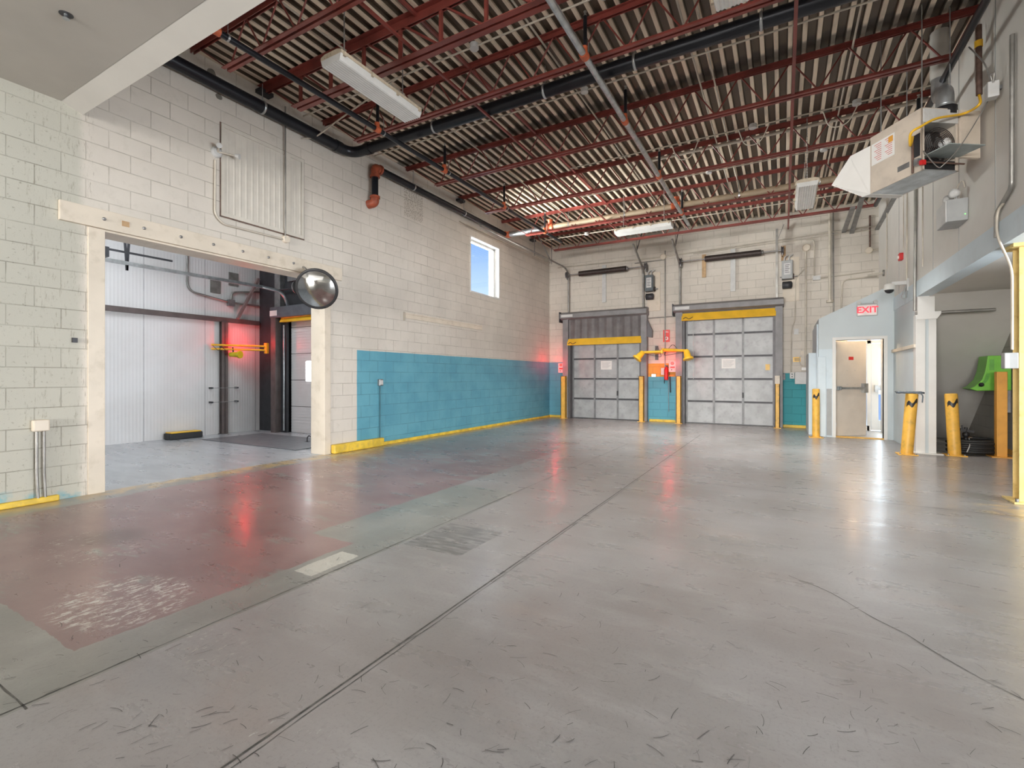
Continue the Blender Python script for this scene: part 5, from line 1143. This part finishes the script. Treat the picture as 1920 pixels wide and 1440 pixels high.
# fan: guard rings, blades, motor
fc_ = A+fx*.04+sx_*(Wd*.55)+up*(zb_+.30)
b = MB()
for k in range(9):
    r_ = .035+k*.0195; n_ = 28; b.tube([fc_-fx*.02*(1-k/12)+sx_*math.cos(2*PI*j/n_)*r_+up*math.sin(2*PI*j/n_)*r_ for j in range(n_+1)], .0042, 5, 0, False)
b.build('fan_guard', M['spring'], t)
b = MB()
for k in range(4):
    a = k*PI/2+.4; r0 = sx_*math.cos(a)+up*math.sin(a); r1 = sx_*math.cos(a+.7)+up*math.sin(a+.7)
    b.add([fc_+fx*.06+r0*.03, fc_+fx*.04+r0*.17, fc_+fx*.10+r1*.17, fc_+fx*.09+r1*.03], [(0,1,2,3)]); b.add([fc_+fx*.064+r0*.03, fc_+fx*.044+r0*.17, fc_+fx*.104+r1*.17, fc_+fx*.094+r1*.03], [(3,2,1,0)])
b.build('fan_blades', M['steel'], t)
MB().lathe(fc_+sx_*.09+up*.03, -fx, [(-.05,.055),(0,.055),(.02,.05),(.022,.02),(.04,.015)], 18).build('fan_motor', M['lgrey'], t)
MB().lathe(fc_+fx*.1, fx, [(0,.205),(.005,.205)], 28).build('fan_shroud', M['black'], t)
# open access panel
hb(-.28, .03, .03, Wd+.0, zb_+.155, zb_+.163).build('open_panel', mat('grey_green_panel', (.33, .38, .37), .4), t)
hb(-.02, .02, Wd+.005, Wd+.24, zb_+.15, zt-.02).build('hinged_rear_door', M['heater'], t)
# control cut-out, gas valve
g = hb(.02, .12, -.004, .02, zb_+.17, zb_+.42).build('control_opening', M['dark'], t)
hb(.0, .05, -.05, -.004, zb_+.06, zb_+.13).build('gas_valve', M['galv'], t); hb(-.03, .0, -.03, .02, zb_+.05, zb_+.1).build('gas_knob', M['red'], t)
b = MB(); b.tube([A+fx*.08-sx_*.03+up*(zb_+.40), A+fx*.08-sx_*.03+up*(zb_-.0)], .012, 8); b.tube([A-fx*.01-sx_*.02+up*(zb_+.085), A-fx*.02+sx_*Wd*1.1+up*(zb_+.075)], .010, 8); b.build('gas_manifold', M['brownpipe'], t)
b = hb(.15, .30, -.003, 0, zb_+.1, zb_+.16); b.build('access_slot', M['steel'], t)
# printed label sheet, following the side
lb = hb(.34, Lh-.02, -.003, 0, zt-.36, zt-.10).build('label_sheet', M['sign_white'], t)
b = MB()
for k in range(9):
    for cc in range(2):
        a0 = .37+cc*.15; z_ = zt-.13-k*.024
        pts = [A+fx*a0-sx_*.0035+up*z_, A+fx*(a0+.10-.02*(k % 3))-sx_*.0035+up*z_]; b.bar(pts[0], pts[1], .001, .006)
b.build('printed_lines', M['red'], lb); hb(.36, .42, -.005, -.003, zt-.19, zt-.12).build('warning_block', M['orange'], lb)
# discharge hood
h0 = A+fx*Lh; 
P1, P2 = h0+up*(zt-.10), h0+up*zb_; P3, P4 = h0+sx_*Wd+up*zb_, h0+sx_*Wd+up*(zt-.10)
Q1, Q2 = h0+fx*.34-sx_*.24+up*(zb_+.23), h0+fx*.10-sx_*.03+up*(zb_-.0); Q4 = h0+fx*.34+sx_*(Wd+.2)+up*(zb_+.23); Q3 = h0+fx*.10+sx_*(Wd+.03)+up*zb_
Q5 = h0+fx*.16-sx_*.13+up*(zt-.16); Q6 = h0+fx*.16+sx_*(Wd+.12)+up*(zt-.16)
b = MB(); b.add([P1,P2,Q2,Q1,Q5], [(0,1,2,3,4)]); b.add([P4,P3,Q3,Q4,Q6], [(4,3,2,1,0)]); b.add([P1,Q5,Q6,P4], [(0,1,2,3)]); b.add([Q5,Q1,Q4,Q6],[(0,1,2,3)]); b.add([P2,P3,Q3,Q2], [(0,1,2,3)])
o = b.build('discharge_hood', M['white'], t); sm_ = o.modifiers.new('s', 'SOLIDIFY'); sm_.thickness = .006
b = MB()
for k in range(5): f_ = k/4*.8+.1; b.bar(Q1.lerp(Q2, f_)+fx*-.01, Q4.lerp(Q3, f_)+fx*-.01, .03, .004)
b.build('louver_blades', M['lgrey'], t)
# suspension rods
for a0, s0_ in ((.05,.05), (Lh-.1,.05), (.05, Wd-.05), (Lh-.1, Wd-.05)):
    q0 = A+fx*a0+sx_*s0_+up*zt; MB().tube([q0, Vector((q0.x, q0.y, ZD))], .006, 6).build('hanger_rod', M['galv'], t)
# flue
fl0 = A+fx*.09+sx_*(Wd*.84)+up*zt
hx_ = hp(1790, 150, 5.45); v1_ = hp(1762, 140, 5.75); 
fb = Vector((fl0.x, fl0.y, zt+.16)); fm = Vector((fl0.x+.02, fl0.y+.02, zt+.30)); f2 = hp(1762, 158, 5.75)
t2_ = thing('flue_duct', tuple(fl0), 'white and galvanised flue duct curving up from the heater to the roof', 'duct')
b = MB(); topp = Vector((f2.x, f2.y, ZD))
MB().tube([fl0, Vector((fl0.x, fl0.y, fl0.z+.25)), Vector((f2.x, f2.y, fl0.z+.38)), Vector((f2.x, f2.y, fl0.z+.62))], .082, 18, .17).build('elbow_section', M['galv'], t2_)
MB().tube([(f2.x, f2.y, fl0.z+.6), topp], .09, 18).build('straight_section', mat('white_flue', (.60, .59, .55), .45, var=.05), t2_)
b = MB()
for k in range(3): z_ = fl0.z+.02+k*.03; b.lathe((fl0.x, fl0.y, z_), (0,0,1), [(0,.084),(.006,.088),(.012,.084)], 18)
b.build('seams', M['galv'], t2_)
MB().lathe(fl0-Vector((0,0,.05)), (0,0,1), [(0,.11),(.1,.11),(.11,.085)], 16).build('collar', M['black'], t2_)
# yellow gas hose
ga = rw(1836, 178, .1); gp = [ga, rw(1836,196,.14), hp(1807,213,5.25), hp(1757,222,5.15), hp(1727,237,5.12), hp(1708,250,5.15), hp(1707,273,5.25), A+fx*.08-sx_*.03+up*(zb_+.40)]
b = MB(); 
def cr(P, n=8):
    Q = []
    for i in range(len(P)-1):
        p0, p1, p2, p3 = P[max(i-1,0)], P[i], P[i+1], P[min(i+2, len(P)-1)]
        for j in range(n):
            s = j/n; Q.append(.5*((2*p1)+(p2-p0)*s+(2*p0-5*p1+4*p2-p3)*s*s+(3*p1-p0-3*p2+p3)*s**3))
    return Q+[P[-1]]
b.tube(cr(gp), .013, 10); prop(b.build('gas_hose', M['bar']), 'yellow flexible gas hose arching from the brown pipe to the heater', 'gas hose')
conduit('control_cable', cr([rw(1853,188,.08), hp(1838,215,5.0), hp(1800,275,5.0), hp(1770,308,5.05), hp(1757,312,5.1), A+up*(zb_+.2)-fx*.02]), .005, M['dconduit'], 'thin dark cable sagging from the relay box to the heater', 'cable', 0)
# detector hole in the soffit
p = onz(124, 27, 4.12); t = thing('soffit_hole', tuple(p), 'small dark recessed sprinkler hole in the white soffit', 'sprinkler')
MB().lathe(p, (0,0,-1), [(0,.045),(.003,.045)], 18).build('recess', M['dark'], t); MB().lathe(p-Vector((0,0,.003)), (0,0,-1), [(0,.015),(.02,.012),(.03,.025),(.033,.025)], 10).build('sprinkler_head', M['galv'], t)
